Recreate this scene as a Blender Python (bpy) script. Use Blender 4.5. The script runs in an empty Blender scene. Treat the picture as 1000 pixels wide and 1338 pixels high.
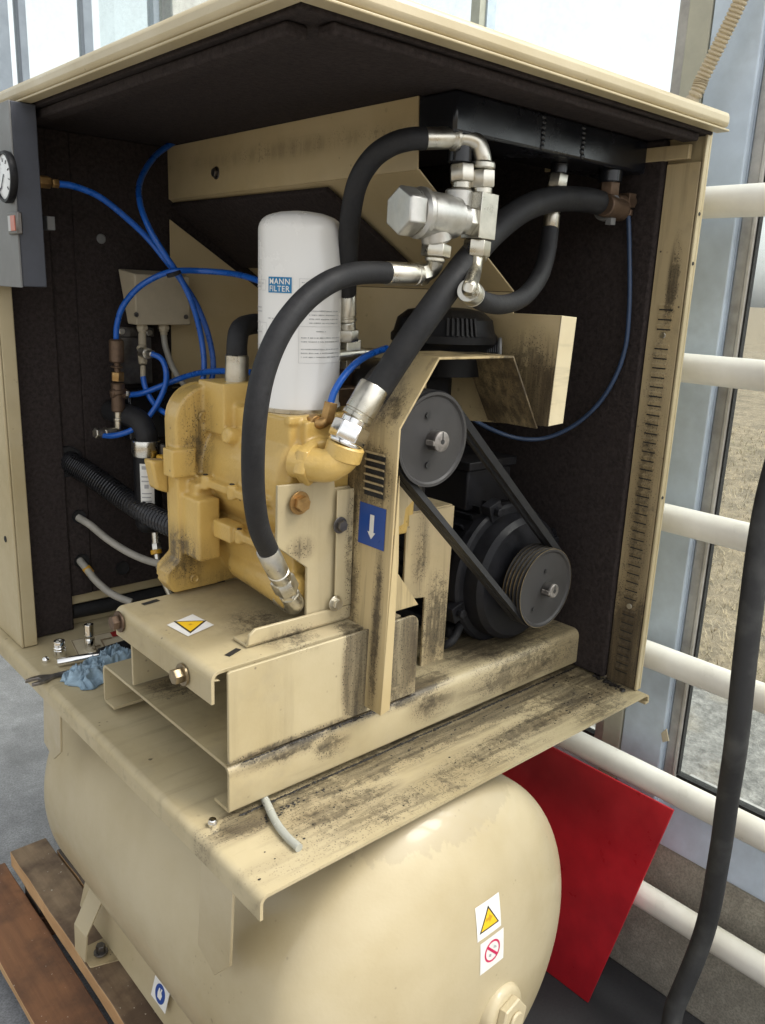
import bpy, bmesh, math, random
from mathutils import Vector, Matrix
random.seed(7)
R = math.radians
scene = bpy.context.scene
col = scene.collection

# ------------------------------------------------------------------ camera
cam_data = bpy.data.cameras.new('camera')
cam = bpy.data.objects.new('camera', cam_data)
col.objects.link(cam)
cam_data.sensor_fit = 'VERTICAL'
cam_data.sensor_height = 36.0
cam_data.lens = 36.0 * 1082.42 / 1338.0
cam_data.clip_start = 0.02
cam_data.clip_end = 2000
cam.matrix_world = Matrix.Translation((-0.42392, -0.64157, 0.64240)) @ Matrix(((0.748125, 0.142475, -0.648081), (-0.662396, 0.218106, -0.716701), (0.039239, 0.965469, 0.257546))).to_4x4()
scene.camera = cam

# ------------------------------------------------------------------ light
SUN_EL, SUN_AZ = R(56), R(140)          # azimuth: compass angle from +Y towards +X
world = bpy.data.worlds.new('World')
scene.world = world
world.use_nodes = True
wn = world.node_tree
wn.nodes.clear()
sky = wn.nodes.new('ShaderNodeTexSky')
sky.sky_type = 'NISHITA'
sky.sun_disc = False
sky.sun_elevation = SUN_EL
sky.sun_rotation = SUN_AZ
sky.air_density = 1.0
sky.dust_density = 3.0
sky.ozone_density = 0.6
bg = wn.nodes.new('ShaderNodeBackground')
bg.inputs['Strength'].default_value = 0.135
wo = wn.nodes.new('ShaderNodeOutputWorld')
hs = wn.nodes.new('ShaderNodeHueSaturation')      # a hazy, nearly white sky
hs.inputs['Saturation'].default_value = 0.15
wn.links.new(sky.outputs[0], hs.inputs['Color'])
wn.links.new(hs.outputs[0], bg.inputs[0])
wn.links.new(bg.outputs[0], wo.inputs[0])
sun_data = bpy.data.lights.new('sun', 'SUN')
sun_data.energy = 1.45
sun_data.angle = R(30)
sun_data.color = (1.0, 0.95, 0.88)
sun = bpy.data.objects.new('sun', sun_data)
col.objects.link(sun)
sd = Vector((math.sin(SUN_AZ) * math.cos(SUN_EL), math.cos(SUN_AZ) * math.cos(SUN_EL), math.sin(SUN_EL)))
sun.rotation_euler = sd.to_track_quat('Z', 'Y').to_euler()
sun.location = (2, -2, 3)
scene.view_settings.view_transform = 'Standard'
scene.view_settings.look = 'None'
scene.view_settings.exposure = 1.3
scene.view_settings.gamma = 1.0

# ------------------------------------------------------------------ materials
def nt(name):
    m = bpy.data.materials.new(name)
    m.use_nodes = True
    n = m.node_tree
    b = n.nodes['Principled BSDF']
    return m, n, b

def node(n, typ, ins=None, **props):
    x = n.nodes.new(typ)
    for k, v in props.items():
        setattr(x, k, v)
    for k, v in (ins or {}).items():
        if isinstance(v, bpy.types.NodeSocket):
            n.links.new(v, x.inputs[k])
        else:
            x.inputs[k].default_value = v
    return x

def noise(n, vec, scale, detail=5, rough=0.55):
    return node(n, 'ShaderNodeTexNoise', {'Vector': vec, 'Scale': scale, 'Detail': detail, 'Roughness': rough}).outputs['Fac']

def ramp(n, fac, lo, hi, a=0.0, b=1.0):
    return node(n, 'ShaderNodeMapRange', {'Value': fac, 'From Min': lo, 'From Max': hi, 'To Min': a, 'To Max': b}).outputs[0]

def mth(n, op, a, b=0.0):
    return node(n, 'ShaderNodeMath', {0: a, 1: b}, operation=op, use_clamp=False).outputs[0]

def mix(n, fac, a, b):
    x = n.nodes.new('ShaderNodeMix')
    x.data_type = 'RGBA'
    for k, v in ((0, fac), (6, a), (7, b)):
        if isinstance(v, bpy.types.NodeSocket):
            n.links.new(v, x.inputs[k])
        else:
            x.inputs[k].default_value = v if k == 0 else (tuple(v) + (1,) if len(v) == 3 else v)
    return x.outputs[2]

def scaled(n, s):
    tc = n.nodes.new('ShaderNodeTexCoord')
    mp = node(n, 'ShaderNodeMapping', {'Vector': tc.outputs['Object'], 'Scale': s})
    return mp.outputs[0]

def zone_mask(n, zones):
    """soft blobs of oil, grime and darker tone that sit at fixed spots: (centre, radius xyz, strength)"""
    geo = n.nodes.new('ShaderNodeNewGeometry')
    tot = None
    for c, r, s in zones:
        sub = node(n, 'ShaderNodeVectorMath', {0: geo.outputs['Position'], 1: c}, operation='SUBTRACT')
        div = node(n, 'ShaderNodeVectorMath', {0: sub.outputs[0], 1: r}, operation='DIVIDE')
        ln = node(n, 'ShaderNodeVectorMath', {0: div.outputs[0]}, operation='LENGTH')
        v = ramp(n, ln.outputs['Value'], 1.0, 0.25, 0.0, s)
        tot = v if tot is None else mth(n, 'MAXIMUM', tot, v)
    return tot

GRIME = (0.030, 0.022, 0.014)

def paint(name, c, rough=0.42, dirt=0.35, speck=0.5, streak=0.0, zones=None, streak_axis=(1, 1, 0.06), coat=0.0, wear=0.25, cast=False, ripple=False):
    m, n, b = nt(name)
    v = scaled(n, (1, 1, 1))
    big = noise(n, v, 4.5, 6)
    mid = noise(n, v, 26, 8, 0.65)
    fin = noise(n, v, 210, 4)
    dk = tuple(x * f for x, f in zip(c, (0.80, 0.76, 0.66)))
    lt = tuple(min(1, x * f) for x, f in zip(c, (1.06, 1.07, 1.12)))
    base = mix(n, ramp(n, big, 0.35, 0.7), c, dk)
    base = mix(n, ramp(n, mid, 0.52, 0.72, 0, wear), base, lt)
    # thin dirt film
    film = mth(n, 'MULTIPLY', ramp(n, mid, 0.5, 0.8), ramp(n, big, 0.42, 0.75))
    film = mth(n, 'MULTIPLY', film, dirt)
    if streak > 0:
        sv = scaled(n, tuple(x * 40 for x in streak_axis))
        st = noise(n, sv, 1.0, 5, 0.6)
        film = mth(n, 'MAXIMUM', film, mth(n, 'MULTIPLY', ramp(n, st, 0.53, 0.72), streak))
    if zones:
        z = zone_mask(n, [(c_, tuple(q * 1.25 for q in r_), s_ * 1.15) for c_, r_, s_ in zones])
        smear = noise(n, scaled(n, tuple(x * 16 for x in streak_axis)), 1.0, 5, 0.6)
        base = mix(n, mth(n, 'MULTIPLY', ramp(n, z, 0.02, 0.7, 0, 0.85), ramp(n, smear, 0.34, 0.62)), base, (0.115, 0.080, 0.042))
        rag_ = mth(n, 'ADD', z, mth(n, 'MULTIPLY', mth(n, 'ADD', mth(n, 'SUBTRACT', mid, 0.5), mth(n, 'MULTIPLY', mth(n, 'SUBTRACT', noise(n, v, 95, 5, 0.7), 0.5), 0.9)), 1.4))     # ragged outline of each patch
        zb = ramp(n, rag_, 0.38, 0.62, 0.0, 0.82)
        sv2 = scaled(n, tuple(x * 85 for x in streak_axis))
        st2 = noise(n, sv2, 1.0, 6, 0.65)
        zb2 = mth(n, 'MULTIPLY', ramp(n, z, 0.12, 0.6), ramp(n, st2, 0.50, 0.57))          # drips and wipe marks
        sv3 = node(n, 'ShaderNodeMapping', {'Vector': v, 'Rotation': (0.5, 0.7, 0.4), 'Scale': (140, 9, 140)}).outputs[0]
        zb3 = mth(n, 'MULTIPLY', ramp(n, z, 0.05, 0.4), ramp(n, noise(n, sv3, 1.0, 4, 0.6), 0.62, 0.68, 0, 0.3))
        vo3 = node(n, 'ShaderNodeTexVoronoi', {'Vector': v, 'Scale': 300.0, 'Randomness': 1.0})
        dust = mth(n, 'MULTIPLY', ramp(n, vo3.outputs['Distance'], 0.34, 0.22), ramp(n, mth(n, 'ADD', z, mth(n, 'MULTIPLY', mth(n, 'SUBTRACT', mid, 0.5), 0.8)), 0.10, 0.45, 0, 0.9))
        gr = noise(n, v, 330, 3)
        zb = mth(n, 'MULTIPLY', zb, mth(n, 'MULTIPLY', ramp(n, gr, 0.30, 0.55, 0.75, 1.0), ramp(n, st2, 0.36, 0.60, 0.45, 1.08)))
        film = mth(n, 'MAXIMUM', film, mth(n, 'MAXIMUM', zb, mth(n, 'MAXIMUM', mth(n, 'MULTIPLY', zb2, 0.72), mth(n, 'MAXIMUM', zb3, dust))))
    # dark chips and flecks
    vo = node(n, 'ShaderNodeTexVoronoi', {'Vector': v, 'Scale': 95.0, 'Randomness': 1.0})
    sp = mth(n, 'MULTIPLY', ramp(n, vo.outputs['Distance'], 0.20, 0.10), ramp(n, noise(n, v, 17, 3), 0.60, 0.68))
    vo2 = node(n, 'ShaderNodeTexVoronoi', {'Vector': v, 'Scale': 34.0, 'Randomness': 1.0})
    wob = mth(n, 'ADD', vo2.outputs['Distance'], mth(n, 'MULTIPLY', mth(n, 'SUBTRACT', noise(n, v, 120, 3), 0.5), 0.16))
    sp2 = mth(n, 'MULTIPLY', ramp(n, wob, 0.115, 0.085), ramp(n, noise(n, v, 9, 3), 0.57, 0.63))
    sp = mth(n, 'MULTIPLY', mth(n, 'MAXIMUM', sp, sp2), speck)
    tot = mth(n, 'MINIMUM', mth(n, 'MAXIMUM', film, sp), 0.96)
    colr = mix(n, tot, base, GRIME)
    n.links.new(colr, b.inputs['Base Color'])
    n.links.new(ramp(n, mid, 0.3, 0.75, rough - 0.08, rough + 0.16), b.inputs['Roughness'])
    if coat:
        b.inputs['Coat Weight'].default_value = coat
        b.inputs['Coat Roughness'].default_value = 0.09
    bp = node(n, 'ShaderNodeBump', {'Strength': 0.45 if cast else 0.12, 'Distance': 0.0016 if cast else 0.0012, 'Height': mth(n, 'ADD', fin, mth(n, 'MULTIPLY', mid, 1.6))})
    if ripple:
        bp2 = node(n, 'ShaderNodeBump', {'Strength': 0.5, 'Distance': 0.006, 'Height': noise(n, v, 7, 2), 'Normal': bp.outputs[0]})
        bp = bp2
    n.links.new(bp.outputs[0], b.inputs['Normal'])
    return m

def plain(name, c, rough=0.5, metal=0.0, var=0.25, scale=30, bump=0.1, spec=0.5, dist=0.001, tint=None, tint_amt=0.0, grain=0.0):
    m, n, b = nt(name)
    v = scaled(n, (1, 1, 1))
    f = noise(n, v, scale, 7, 0.62)
    f2 = noise(n, v, scale * 0.17, 4)
    a = tuple(x * (1 - var) for x in c)
    z = tuple(min(1, x * (1 + var)) for x in c)
    cc = mix(n, ramp(n, f, 0.3, 0.7), a, z)
    if tint:
        cc = mix(n, ramp(n, f2, 0.48, 0.68, 0, tint_amt), cc, tint)
    if grain:
        g_ = noise(n, v, 240, 4, 0.7)
        cc = mix(n, ramp(n, g_, 0.42, 0.60, 0, grain), cc, tuple(x * 0.35 for x in c))
        cc = mix(n, ramp(n, noise(n, v, 75, 5, 0.7), 0.60, 0.70, 0, grain * 0.8), cc, tuple(min(1, x * 1.7) for x in c))
    n.links.new(cc, b.inputs['Base Color'])
    n.links.new(ramp(n, f, 0.3, 0.7, max(0.04, rough - 0.1), min(1, rough + 0.1)), b.inputs['Roughness'])
    b.inputs['Metallic'].default_value = metal
    b.inputs['Specular IOR Level'].default_value = spec
    bp = node(n, 'ShaderNodeBump', {'Strength': bump, 'Distance': dist, 'Height': f})
    n.links.new(bp.outputs[0], b.inputs['Normal'])
    return m

CREAM = (0.475, 0.402, 0.250)
M = {}
M['cream'] = paint('cream_paint', CREAM, dirt=0.25, speck=0.35)
M['cream_tank'] = paint('cream_tank_paint', (0.485, 0.412, 0.262), rough=0.42, ripple=True, dirt=0.03, speck=0.35, coat=0.28, wear=0.06)
M['cream_roof'] = paint('cream_roof_paint', (0.53, 0.455, 0.30), dirt=0.15, speck=0.6, rough=0.33, wear=0.1)
M['cream_base'] = paint('cream_base_paint', CREAM, dirt=0.5, speck=0.9, streak=0.25, streak_axis=(0.10, 1, 1), zones=[
    ((0.70, 0.09, 0), (0.17, 0.09, 0.1), 0.62), ((0.45, 0.125, 0), (0.50, 0.04, 0.1), 0.75), ((0.60, 0.055, 0), (0.30, 0.03, 0.1), 0.5), ((0.35, 0.04, 0), (0.40, 0.022, 0.1), 0.40), ((0.22, 0.07, 0), (0.06, 0.02, 0.05), 0.45), ((0.66, 0.015, 0), (0.10, 0.025, 0.1), 0.42),
    ((0.16, 0.075, 0), (0.10, 0.04, 0.05), 0.5), ((0.07, 0.125, 0), (0.07, 0.03, 0.05), 0.8), ((0.30, 0.02, 0), (0.35, 0.025, 0.05), 0.35)])
M['cream_skid'] = paint('cream_skid_paint', CREAM, dirt=0.45, speck=0.8, streak=0.22, streak_axis=(0.12, 1, 0.8), zones=[
    ((0.62, 0.135, 0.04), (0.20, 0.05, 0.035), 0.46), ((0.205, 0.135, 0.05), (0.035, 0.05, 0.025), 0.5), ((0.40, 0.135, 0.045), (0.06, 0.05, 0.03), 0.42), ((0.24, 0.14, 0.078), (0.16, 0.03, 0.012), 0.85), ((0.36, 0.16, 0.078), (0.10, 0.05, 0.02), 0.8), ((0.14, 0.14, 0.07), (0.12, 0.03, 0.02), 0.5),
    ((0.62, 0.22, 0.07), (0.2, 0.12, 0.05), 0.6), ((0.10, 0.37, 0.07), (0.06, 0.05, 0.03), 0.5)])
M['cream_mount'] = paint('cream_mount_paint', CREAM, dirt=0.4, speck=0.6, streak=0.15, zones=[
    ((0.248, 0.138, 0.145), (0.026, 0.05, 0.085), 1.5), ((0.285, 0.138, 0.17), (0.035, 0.06, 0.05), 0.9), ((0.325, 0.138, 0.14), (0.055, 0.06, 0.085), 0.85), ((0.14, 0.137, 0.077), (0.13, 0.02, 0.008), 0.7), ((0.262, 0.186, 0.30), (0.010, 0.02, 0.14), 0.5), ((0.185, 0.186, 0.315), (0.025, 0.02, 0.018), 0.5), ((0.16, 0.22, 0.2), (0.05, 0.09, 0.02), 0.5)])
M['cream_guard'] = paint('cream_guard_paint', (0.49, 0.385, 0.205), dirt=0.35, speck=0.4, streak=0.75, streak_axis=(1, 1, 0.05), zones=[
    ((0.27, 0.15, 0.405), (0.03, 0.04, 0.05), 0.95), ((0.265, 0.18, 0.2), (0.02, 0.02, 0.2), 0.6), ((0.515, 0.15, 0.505), (0.095, 0.10, 0.095), 1.7), ((0.262, 0.125, 0.20), (0.02, 0.012, 0.16), 0.55), ((0.29, 0.14, 0.50), (0.03, 0.04, 0.05), 0.45), ((0.30, 0.19, 0.36), (0.08, 0.03, 0.12), 0.62), ((0.36, 0.17, 0.54), (0.08, 0.05, 0.05), 0.35), ((0.42, 0.2, 0.55), (0.12, 0.1, 0.02), 0.4)])
M['cream_dirty'] = paint('cream_grimy_paint', (0.52, 0.42, 0.25), dirt=0.7, speck=0.9, streak=0.5, zones=[
    ((0.772, 0.05, 0.05), (0.05, 0.06, 0.16), 0.8), ((0.772, 0.05, 0.25), (0.05, 0.03, 0.45), 0.40), ((0.772, 0.045, 0.67), (0.02, 0.012, 0.07), 0.75), ((0.46, 0.2, 0.14), (0.05, 0.05, 0.10), 0.55), ((0.42, 0.2, 0.26), (0.02, 0.05, 0.10), 0.40)])
M['cream_duct'] = paint('cream_duct_paint', (0.56, 0.45, 0.26), dirt=0.4, speck=0.4, zones=[((0.55, 0.13, 0.5), (0.05, 0.10, 0.09), 0.75), ((0.348, 0.45, 0.84), (0.02, 0.5, 0.02), 0.2)])
M['cream_flange_lit'] = paint('lit_cream_flange_paint', (0.66, 0.57, 0.38), dirt=0.5, speck=0.8, streak=0.35, streak_axis=(0.1, 0.1, 1))  # duct cream made lighter: window light on the flange put into the colour
M['yellow'] = paint('yellow_casting_paint', (0.61, 0.415, 0.125), rough=0.36, coat=0.25, dirt=0.55, speck=1.0, wear=0.5, cast=True, zones=[
    ((0.155, 0.41, 0.43), (0.03, 0.05, 0.09), 0.45), ((0.13, 0.40, 0.26), (0.04, 0.06, 0.05), 0.5), ((0.20, 0.30, 0.21), (0.1, 0.12, 0.03), 0.5)])
M['foam'] = plain('black_foam', (0.036, 0.0285, 0.0265), rough=0.95, var=0.40, scale=160, bump=0.9, dist=0.003, spec=0.15)
M['black_paint'] = plain('black_gloss_paint', (0.010, 0.011, 0.014), rough=0.24, var=0.15, scale=12, bump=0.10)
M['black_plastic'] = plain('black_plastic', (0.008, 0.008, 0.009), rough=0.45, var=0.2, scale=90, bump=0.1, spec=0.25)
M['ribbed'] = plain('ribbed_hose_plastic', (0.020, 0.020, 0.022), rough=0.30, var=0.2, scale=60, bump=0.05)
M['motor_black'] = plain('black_motor_paint', (0.011, 0.011, 0.013), rough=0.5, var=0.4, scale=50, bump=0.3, tint=(0.020, 0.017, 0.014), tint_amt=0.5, spec=0.25)
M['rubber'] = plain('black_hose_rubber', (0.017, 0.017, 0.018), rough=0.60, var=0.35, scale=150, bump=0.5, tint=(0.028, 0.027, 0.026), tint_amt=0.6, spec=0.3)
M['belt'] = plain('belt_rubber', (0.014, 0.014, 0.015), rough=0.55, var=0.3, scale=80, bump=0.2)
M['iron'] = plain('grey_pulley_iron', (0.036, 0.034, 0.033), rough=0.6, metal=0.1, var=0.2, scale=40, bump=0.15, tint=(0.05, 0.045, 0.04), tint_amt=0.5)
M['steel'] = plain('bright_steel', (0.62, 0.60, 0.54), rough=0.28, metal=1.0, var=0.15, scale=60, bump=0.12)
M['zinc'] = plain('zinc_plated_steel', (0.60, 0.575, 0.50), rough=0.33, metal=1.0, var=0.2, scale=45, bump=0.12, tint=(0.42, 0.36, 0.22), tint_amt=0.5)
M['valve'] = plain('satin_valve_metal', (0.56, 0.55, 0.51), rough=0.40, metal=0.9, var=0.12, scale=90, bump=0.2, tint=(0.38, 0.34, 0.25), tint_amt=0.4)
M['chrome'] = plain('chrome', (0.78, 0.77, 0.74), rough=0.13, metal=1.0, var=0.05, scale=40, bump=0.02)
M['brass'] = plain('old_brass', (0.36, 0.22, 0.085), rough=0.42, metal=0.85, var=0.3, scale=70, bump=0.2)
M['bronze'] = plain('brown_bronze', (0.13, 0.085, 0.055), rough=0.5, metal=0.6, var=0.35, scale=80, bump=0.25)
M['bolt_brown'] = plain('browned_bolt', (0.30, 0.24, 0.15), rough=0.38, metal=0.9, var=0.3, scale=90, bump=0.2)
M['tool_steel'] = plain('worn_tool_steel', (0.22, 0.205, 0.19), rough=0.38, metal=0.9, var=0.3, scale=80, bump=0.15)
M['bush'] = plain('worn_bush_steel', (0.26, 0.24, 0.22), rough=0.5, metal=0.7, var=0.35, scale=120, bump=0.3)
M['darksteel'] = plain('dark_steel', (0.16, 0.15, 0.14), rough=0.4, metal=0.9, var=0.3, scale=80, bump=0.2)
M['blue_tube'] = plain('blue_nylon_tube', (0.012, 0.105, 0.46), rough=0.30, var=0.12, scale=40, bump=0.03)
M['dark_tube'] = plain('dark_blue_tube', (0.03, 0.055, 0.11), rough=0.4, var=0.2, scale=40, bump=0.03)
M['grey_cable'] = plain('grey_cable', (0.36, 0.34, 0.29), rough=0.5, var=0.12, scale=60, bump=0.1)
M['white_paint'] = plain('white_filter_paint', (0.76, 0.745, 0.70), rough=0.25, var=0.008, scale=6, bump=0.01)
M['ctrl'] = plain('grey_control_box', (0.17, 0.172, 0.168), rough=0.5, var=0.06, scale=30, bump=0.1)
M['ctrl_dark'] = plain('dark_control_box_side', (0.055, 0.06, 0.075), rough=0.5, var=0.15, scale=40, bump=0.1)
M['jbox'] = plain('beige_junction_box', (0.44, 0.38, 0.27), rough=0.5, var=0.08, scale=30, bump=0.08)
M['galv'] = plain('galvanised_steel', (0.51, 0.59, 0.68), rough=0.45, metal=0.1, var=0.12, scale=22, bump=0.1, tint=(0.38, 0.44, 0.51), tint_amt=0.6)
M['mullion'] = plain('grey_blue_mullion', (0.24, 0.27, 0.31), rough=0.5, metal=0.2, var=0.12, scale=22, bump=0.1)
M['olive'] = plain('weathered_steel_side', (0.42, 0.41, 0.33), rough=0.6, metal=0.2, var=0.14, scale=18, bump=0.1)
M['alu'] = plain('dirty_aluminium', (0.40, 0.385, 0.36), rough=0.5, metal=0.4, var=0.22, scale=40, bump=0.15, tint=(0.16, 0.14, 0.11), tint_amt=0.5)
M['frame_light'] = plain('light_window_frame', (0.50, 0.48, 0.44), rough=0.5, metal=0.2, var=0.15, scale=40, bump=0.1, tint=(0.30, 0.27, 0.22), tint_amt=0.5)
M['gasket'] = plain('black_gasket', (0.02, 0.02, 0.019), rough=0.9, var=0.5, scale=120, bump=0.9, dist=0.004)
M['rail'] = plain('white_rail_paint', (0.77, 0.75, 0.68), rough=0.36, var=0.07, scale=18, bump=0.10, tint=(0.50, 0.44, 0.33), tint_amt=0.5)
M['red'] = plain('red_panel_paint', (0.60, 0.019, 0.030), rough=0.36, var=0.12, scale=22, bump=0.05, tint=(0.30, 0.012, 0.022), tint_amt=0.6)
M['concrete'] = plain('concrete', (0.34, 0.315, 0.255), rough=0.9, var=0.22, scale=24, bump=0.5, dist=0.004, tint=(0.21, 0.19, 0.15), tint_amt=0.6, grain=0.5)
M['floor'] = plain('concrete_floor', (0.29, 0.295, 0.30), rough=0.75, var=0.25, scale=16, bump=0.3, dist=0.003, tint=(0.16, 0.16, 0.165), tint_amt=0.6, grain=0.5)
M['rag'] = plain('blue_rag_cloth', (0.27, 0.37, 0.44), rough=0.95, var=0.35, scale=55, bump=0.4, tint=(0.10, 0.17, 0.25), tint_amt=0.55)
M['conduit'] = plain('beige_conduit', (0.48, 0.40, 0.27), rough=0.5, var=0.1, scale=40, bump=0.05)
M['clear'] = plain('milky_plastic', (0.52, 0.53, 0.47), rough=0.25, var=0.08, scale=40, bump=0.03)
M['clear'].node_tree.nodes['Principled BSDF'].inputs['Transmission Weight'].default_value = 0.35
M['dust_hose'] = plain('dusty_black_hose', (0.016, 0.016, 0.016), rough=0.7, var=0.35, scale=90, bump=0.5, tint=(0.075, 0.075, 0.07), tint_amt=0.5)
M['apron'] = plain('gravel_apron', (0.20, 0.195, 0.18), rough=0.95, var=0.5, scale=26, bump=1.0, dist=0.02, tint=(0.30, 0.26, 0.19), tint_amt=0.5)
M['soil'] = plain('dry_field', (0.25, 0.20, 0.13), rough=1.0, var=0.5, scale=14, bump=0.8, dist=0.03, tint=(0.11, 0.09, 0.055), tint_amt=0.7, grain=0.5)
M['straw'] = plain('dry_straw', (0.40, 0.325, 0.21), rough=0.9, var=0.25, scale=3, bump=0, tint=(0.22, 0.21, 0.11), tint_amt=0.7)
M['decal_white'] = plain('sticker_white', (0.74, 0.73, 0.68), rough=0.4, var=0.06, scale=60, bump=0)
M['decal_yellow'] = plain('sticker_yellow', (0.80, 0.50, 0.02), rough=0.4, var=0.08, scale=60, bump=0)
M['decal_black'] = plain('sticker_black', (0.02, 0.02, 0.02), rough=0.45, var=0.1, scale=60, bump=0)
M['decal_red'] = plain('sticker_red', (0.55, 0.02, 0.09), rough=0.4, var=0.05, scale=60, bump=0)
M['decal_darkred'] = plain('sticker_dark_red', (0.30, 0.02, 0.02), rough=0.45, var=0.05, scale=60, bump=0)
M['decal_blue'] = plain('sticker_blue', (0.012, 0.06, 0.27), rough=0.35, var=0.08, scale=40, bump=0)
M['label_blue'] = plain('label_blue', (0.008, 0.17, 0.36), rough=0.3, var=0.05, scale=40, bump=0)
M['print_grey'] = plain('print_grey', (0.36, 0.36, 0.36), rough=0.4, var=0.05, scale=40, bump=0)
M['print_line'] = plain('print_line_grey', (0.44, 0.44, 0.43), rough=0.4, var=0.05, scale=40, bump=0)
M['cream_line'] = plain('embossed_line', (0.26, 0.20, 0.12), rough=0.5, var=0.2, scale=60, bump=0)
M['placard'] = plain('placard_cream', (0.56, 0.49, 0.34), rough=0.45, var=0.08, scale=60, bump=0)
M['grease'] = plain('black_grease', (0.016, 0.013, 0.010), rough=0.55, var=0.5, scale=200, bump=0.6)
M['amber'] = plain('amber_ring', (0.55, 0.30, 0.02), rough=0.4, var=0.1, scale=60, bump=0)
M['lens'] = plain('gauge_face', (0.72, 0.73, 0.72), rough=0.15, var=0.12, scale=40, bump=0)
M['salmon'] = plain('rocker_red', (0.50, 0.17, 0.12), rough=0.35, var=0.1, scale=40, bump=0)

def dark_zone(mat, zones, c):
    n = M[mat].node_tree
    b = n.nodes['Principled BSDF']
    old = b.inputs['Base Color'].links[0].from_socket
    n.links.new(mix(n, zone_mask(n, zones), old, c), b.inputs['Base Color'])
dark_zone('floor', [((0.80, 0.05, -0.72), (0.55, 0.75, 0.5), 0.93)], (0.022, 0.022, 0.024))  # floor goes near-black in a soft patch right of the tank
dark_zone('red', [((0.88, 0.25, -0.30), (0.13, 0.32, 0.12), 0.55)], (0.07, 0.012, 0.016))  # blackish smudge along the top of the panel

def ragged_stain(mat, zones, c, s_):
    n = M[mat].node_tree
    b = n.nodes['Principled BSDF']
    old = b.inputs['Base Color'].links[0].from_socket
    v = scaled(n, (1, 1, 0.35))
    z = mth(n, 'ADD', zone_mask(n, zones), mth(n, 'MULTIPLY', mth(n, 'SUBTRACT', noise(n, v, 60, 5, 0.6), 0.5), 0.9))
    n.links.new(mix(n, ramp(n, z, 0.40, 0.46, 0, s_), old, c), b.inputs['Base Color'])
ragged_stain('cream_tank', [((0.31, 0.03, -0.015), (0.36, 0.16, 0.062), 1.0)], (0.36, 0.30, 0.185), 0.6)

def wood_mat(name, c1, c2, wet, wet_amt):
    m, n, b = nt(name)
    v = scaled(n, (14, 0.9, 14))
    g = noise(n, v, 3.0, 8, 0.6)
    v1 = scaled(n, (1, 1, 1))
    st = noise(n, v1, 6.5, 6, 0.6)
    fl = noise(n, v1, 120, 3)
    c = mix(n, ramp(n, g, 0.35, 0.68), c1, c2)
    c = mix(n, ramp(n, st, 0.44, 0.60, 0, wet_amt), c, wet)
    c = mix(n, ramp(n, fl, 0.70, 0.74, 0, 0.7), c, (0.6, 0.55, 0.45))
    n.links.new(c, b.inputs['Base Color'])
    b.inputs['Roughness'].default_value = 0.7
    bp = node(n, 'ShaderNodeBump', {'Strength': 0.5, 'Distance': 0.002, 'Height': g})
    n.links.new(bp.outputs[0], b.inputs['Normal'])
    return m
M['wood_oily'] = wood_mat('oily_wood', (0.30, 0.21, 0.125), (0.19, 0.125, 0.07), (0.07, 0.04, 0.024), 0.8)
M['wood_red'] = wood_mat('reddish_wood', (0.27, 0.125, 0.055), (0.16, 0.072, 0.034), (0.055, 0.032, 0.02), 0.65)
M['wood_cut'] = wood_mat('fresh_cut_wood', (0.62, 0.40, 0.20), (0.50, 0.29, 0.13), (0.35, 0.19, 0.08), 0.5)
M['wood_dark'] = wood_mat('dark_wood', (0.14, 0.10, 0.07), (0.07, 0.05, 0.035), (0.025, 0.02, 0.016), 0.8)

def glass_mat(name, dirt_lo, dirt_hi, film):
    m, n, b = nt(name)
    n.nodes.remove(b)
    out = n.nodes['Material Output']
    v = scaled(n, (1, 1, 1))
    tr = node(n, 'ShaderNodeBsdfTransparent', {'Color': (0.93, 0.96, 0.95, 1)})
    gl = node(n, 'ShaderNodeBsdfGlossy', {'Color': (0.9, 0.95, 1, 1), 'Roughness': 0.03})
    df = node(n, 'ShaderNodeBsdfDiffuse', {'Color': (0.42, 0.42, 0.40, 1)})
    fr = node(n, 'ShaderNodeFresnel', {'IOR': 1.35})
    bk = node(n, 'ShaderNodeNewGeometry').outputs['Backfacing']
    fz = mth(n, 'MULTIPLY', fr.outputs[0], mth(n, 'SUBTRACT', 1.0, bk))
    m1 = node(n, 'ShaderNodeMixShader', {0: fz, 1: tr.outputs[0], 2: gl.outputs[0]})
    d = mth(n, 'MULTIPLY', noise(n, v, 9, 8, 0.7), noise(n, v, 70, 5, 0.7))
    dm = ramp(n, d, dirt_lo, dirt_hi, film * 0.35, film)
    m2 = node(n, 'ShaderNodeMixShader', {0: dm, 1: m1.outputs[0], 2: df.outputs[0]})
    n.links.new(m2.outputs[0], out.inputs['Surface'])
    return m
M['glass'] = glass_mat('window_glass', 0.22, 0.42, 0.12)
M['glass_dirty'] = glass_mat('dirty_window_glass', 0.18, 0.40, 0.50)

# ------------------------------------------------------------------ mesh helpers
def V(*a):
    return Vector(a[0] if len(a) == 1 else a)

def frame(d):
    d = Vector(d).normalized()
    a = Vector((0, 0, 1)) if abs(d.z) < 0.9 else Vector((1, 0, 0))
    u = d.cross(a).normalized()
    return d, u, d.cross(u).normalized()

def smooth_path(pts, n=8):
    p = [Vector(q) for q in pts]
    if len(p) < 3:
        return p
    ext = [2 * p[0] - p[1]] + p + [2 * p[-1] - p[-2]]
    out = []
    for i in range(1, len(ext) - 2):
        a, b, c, d = ext[i - 1:i + 3]
        for k in range(n):
            t = k / n
            out.append(0.5 * ((2 * b) + (c - a) * t + (2 * a - 5 * b + 4 * c - d) * t * t + (3 * b - a - 3 * c + d) * t ** 3))
    out.append(p[-1])
    return out

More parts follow.
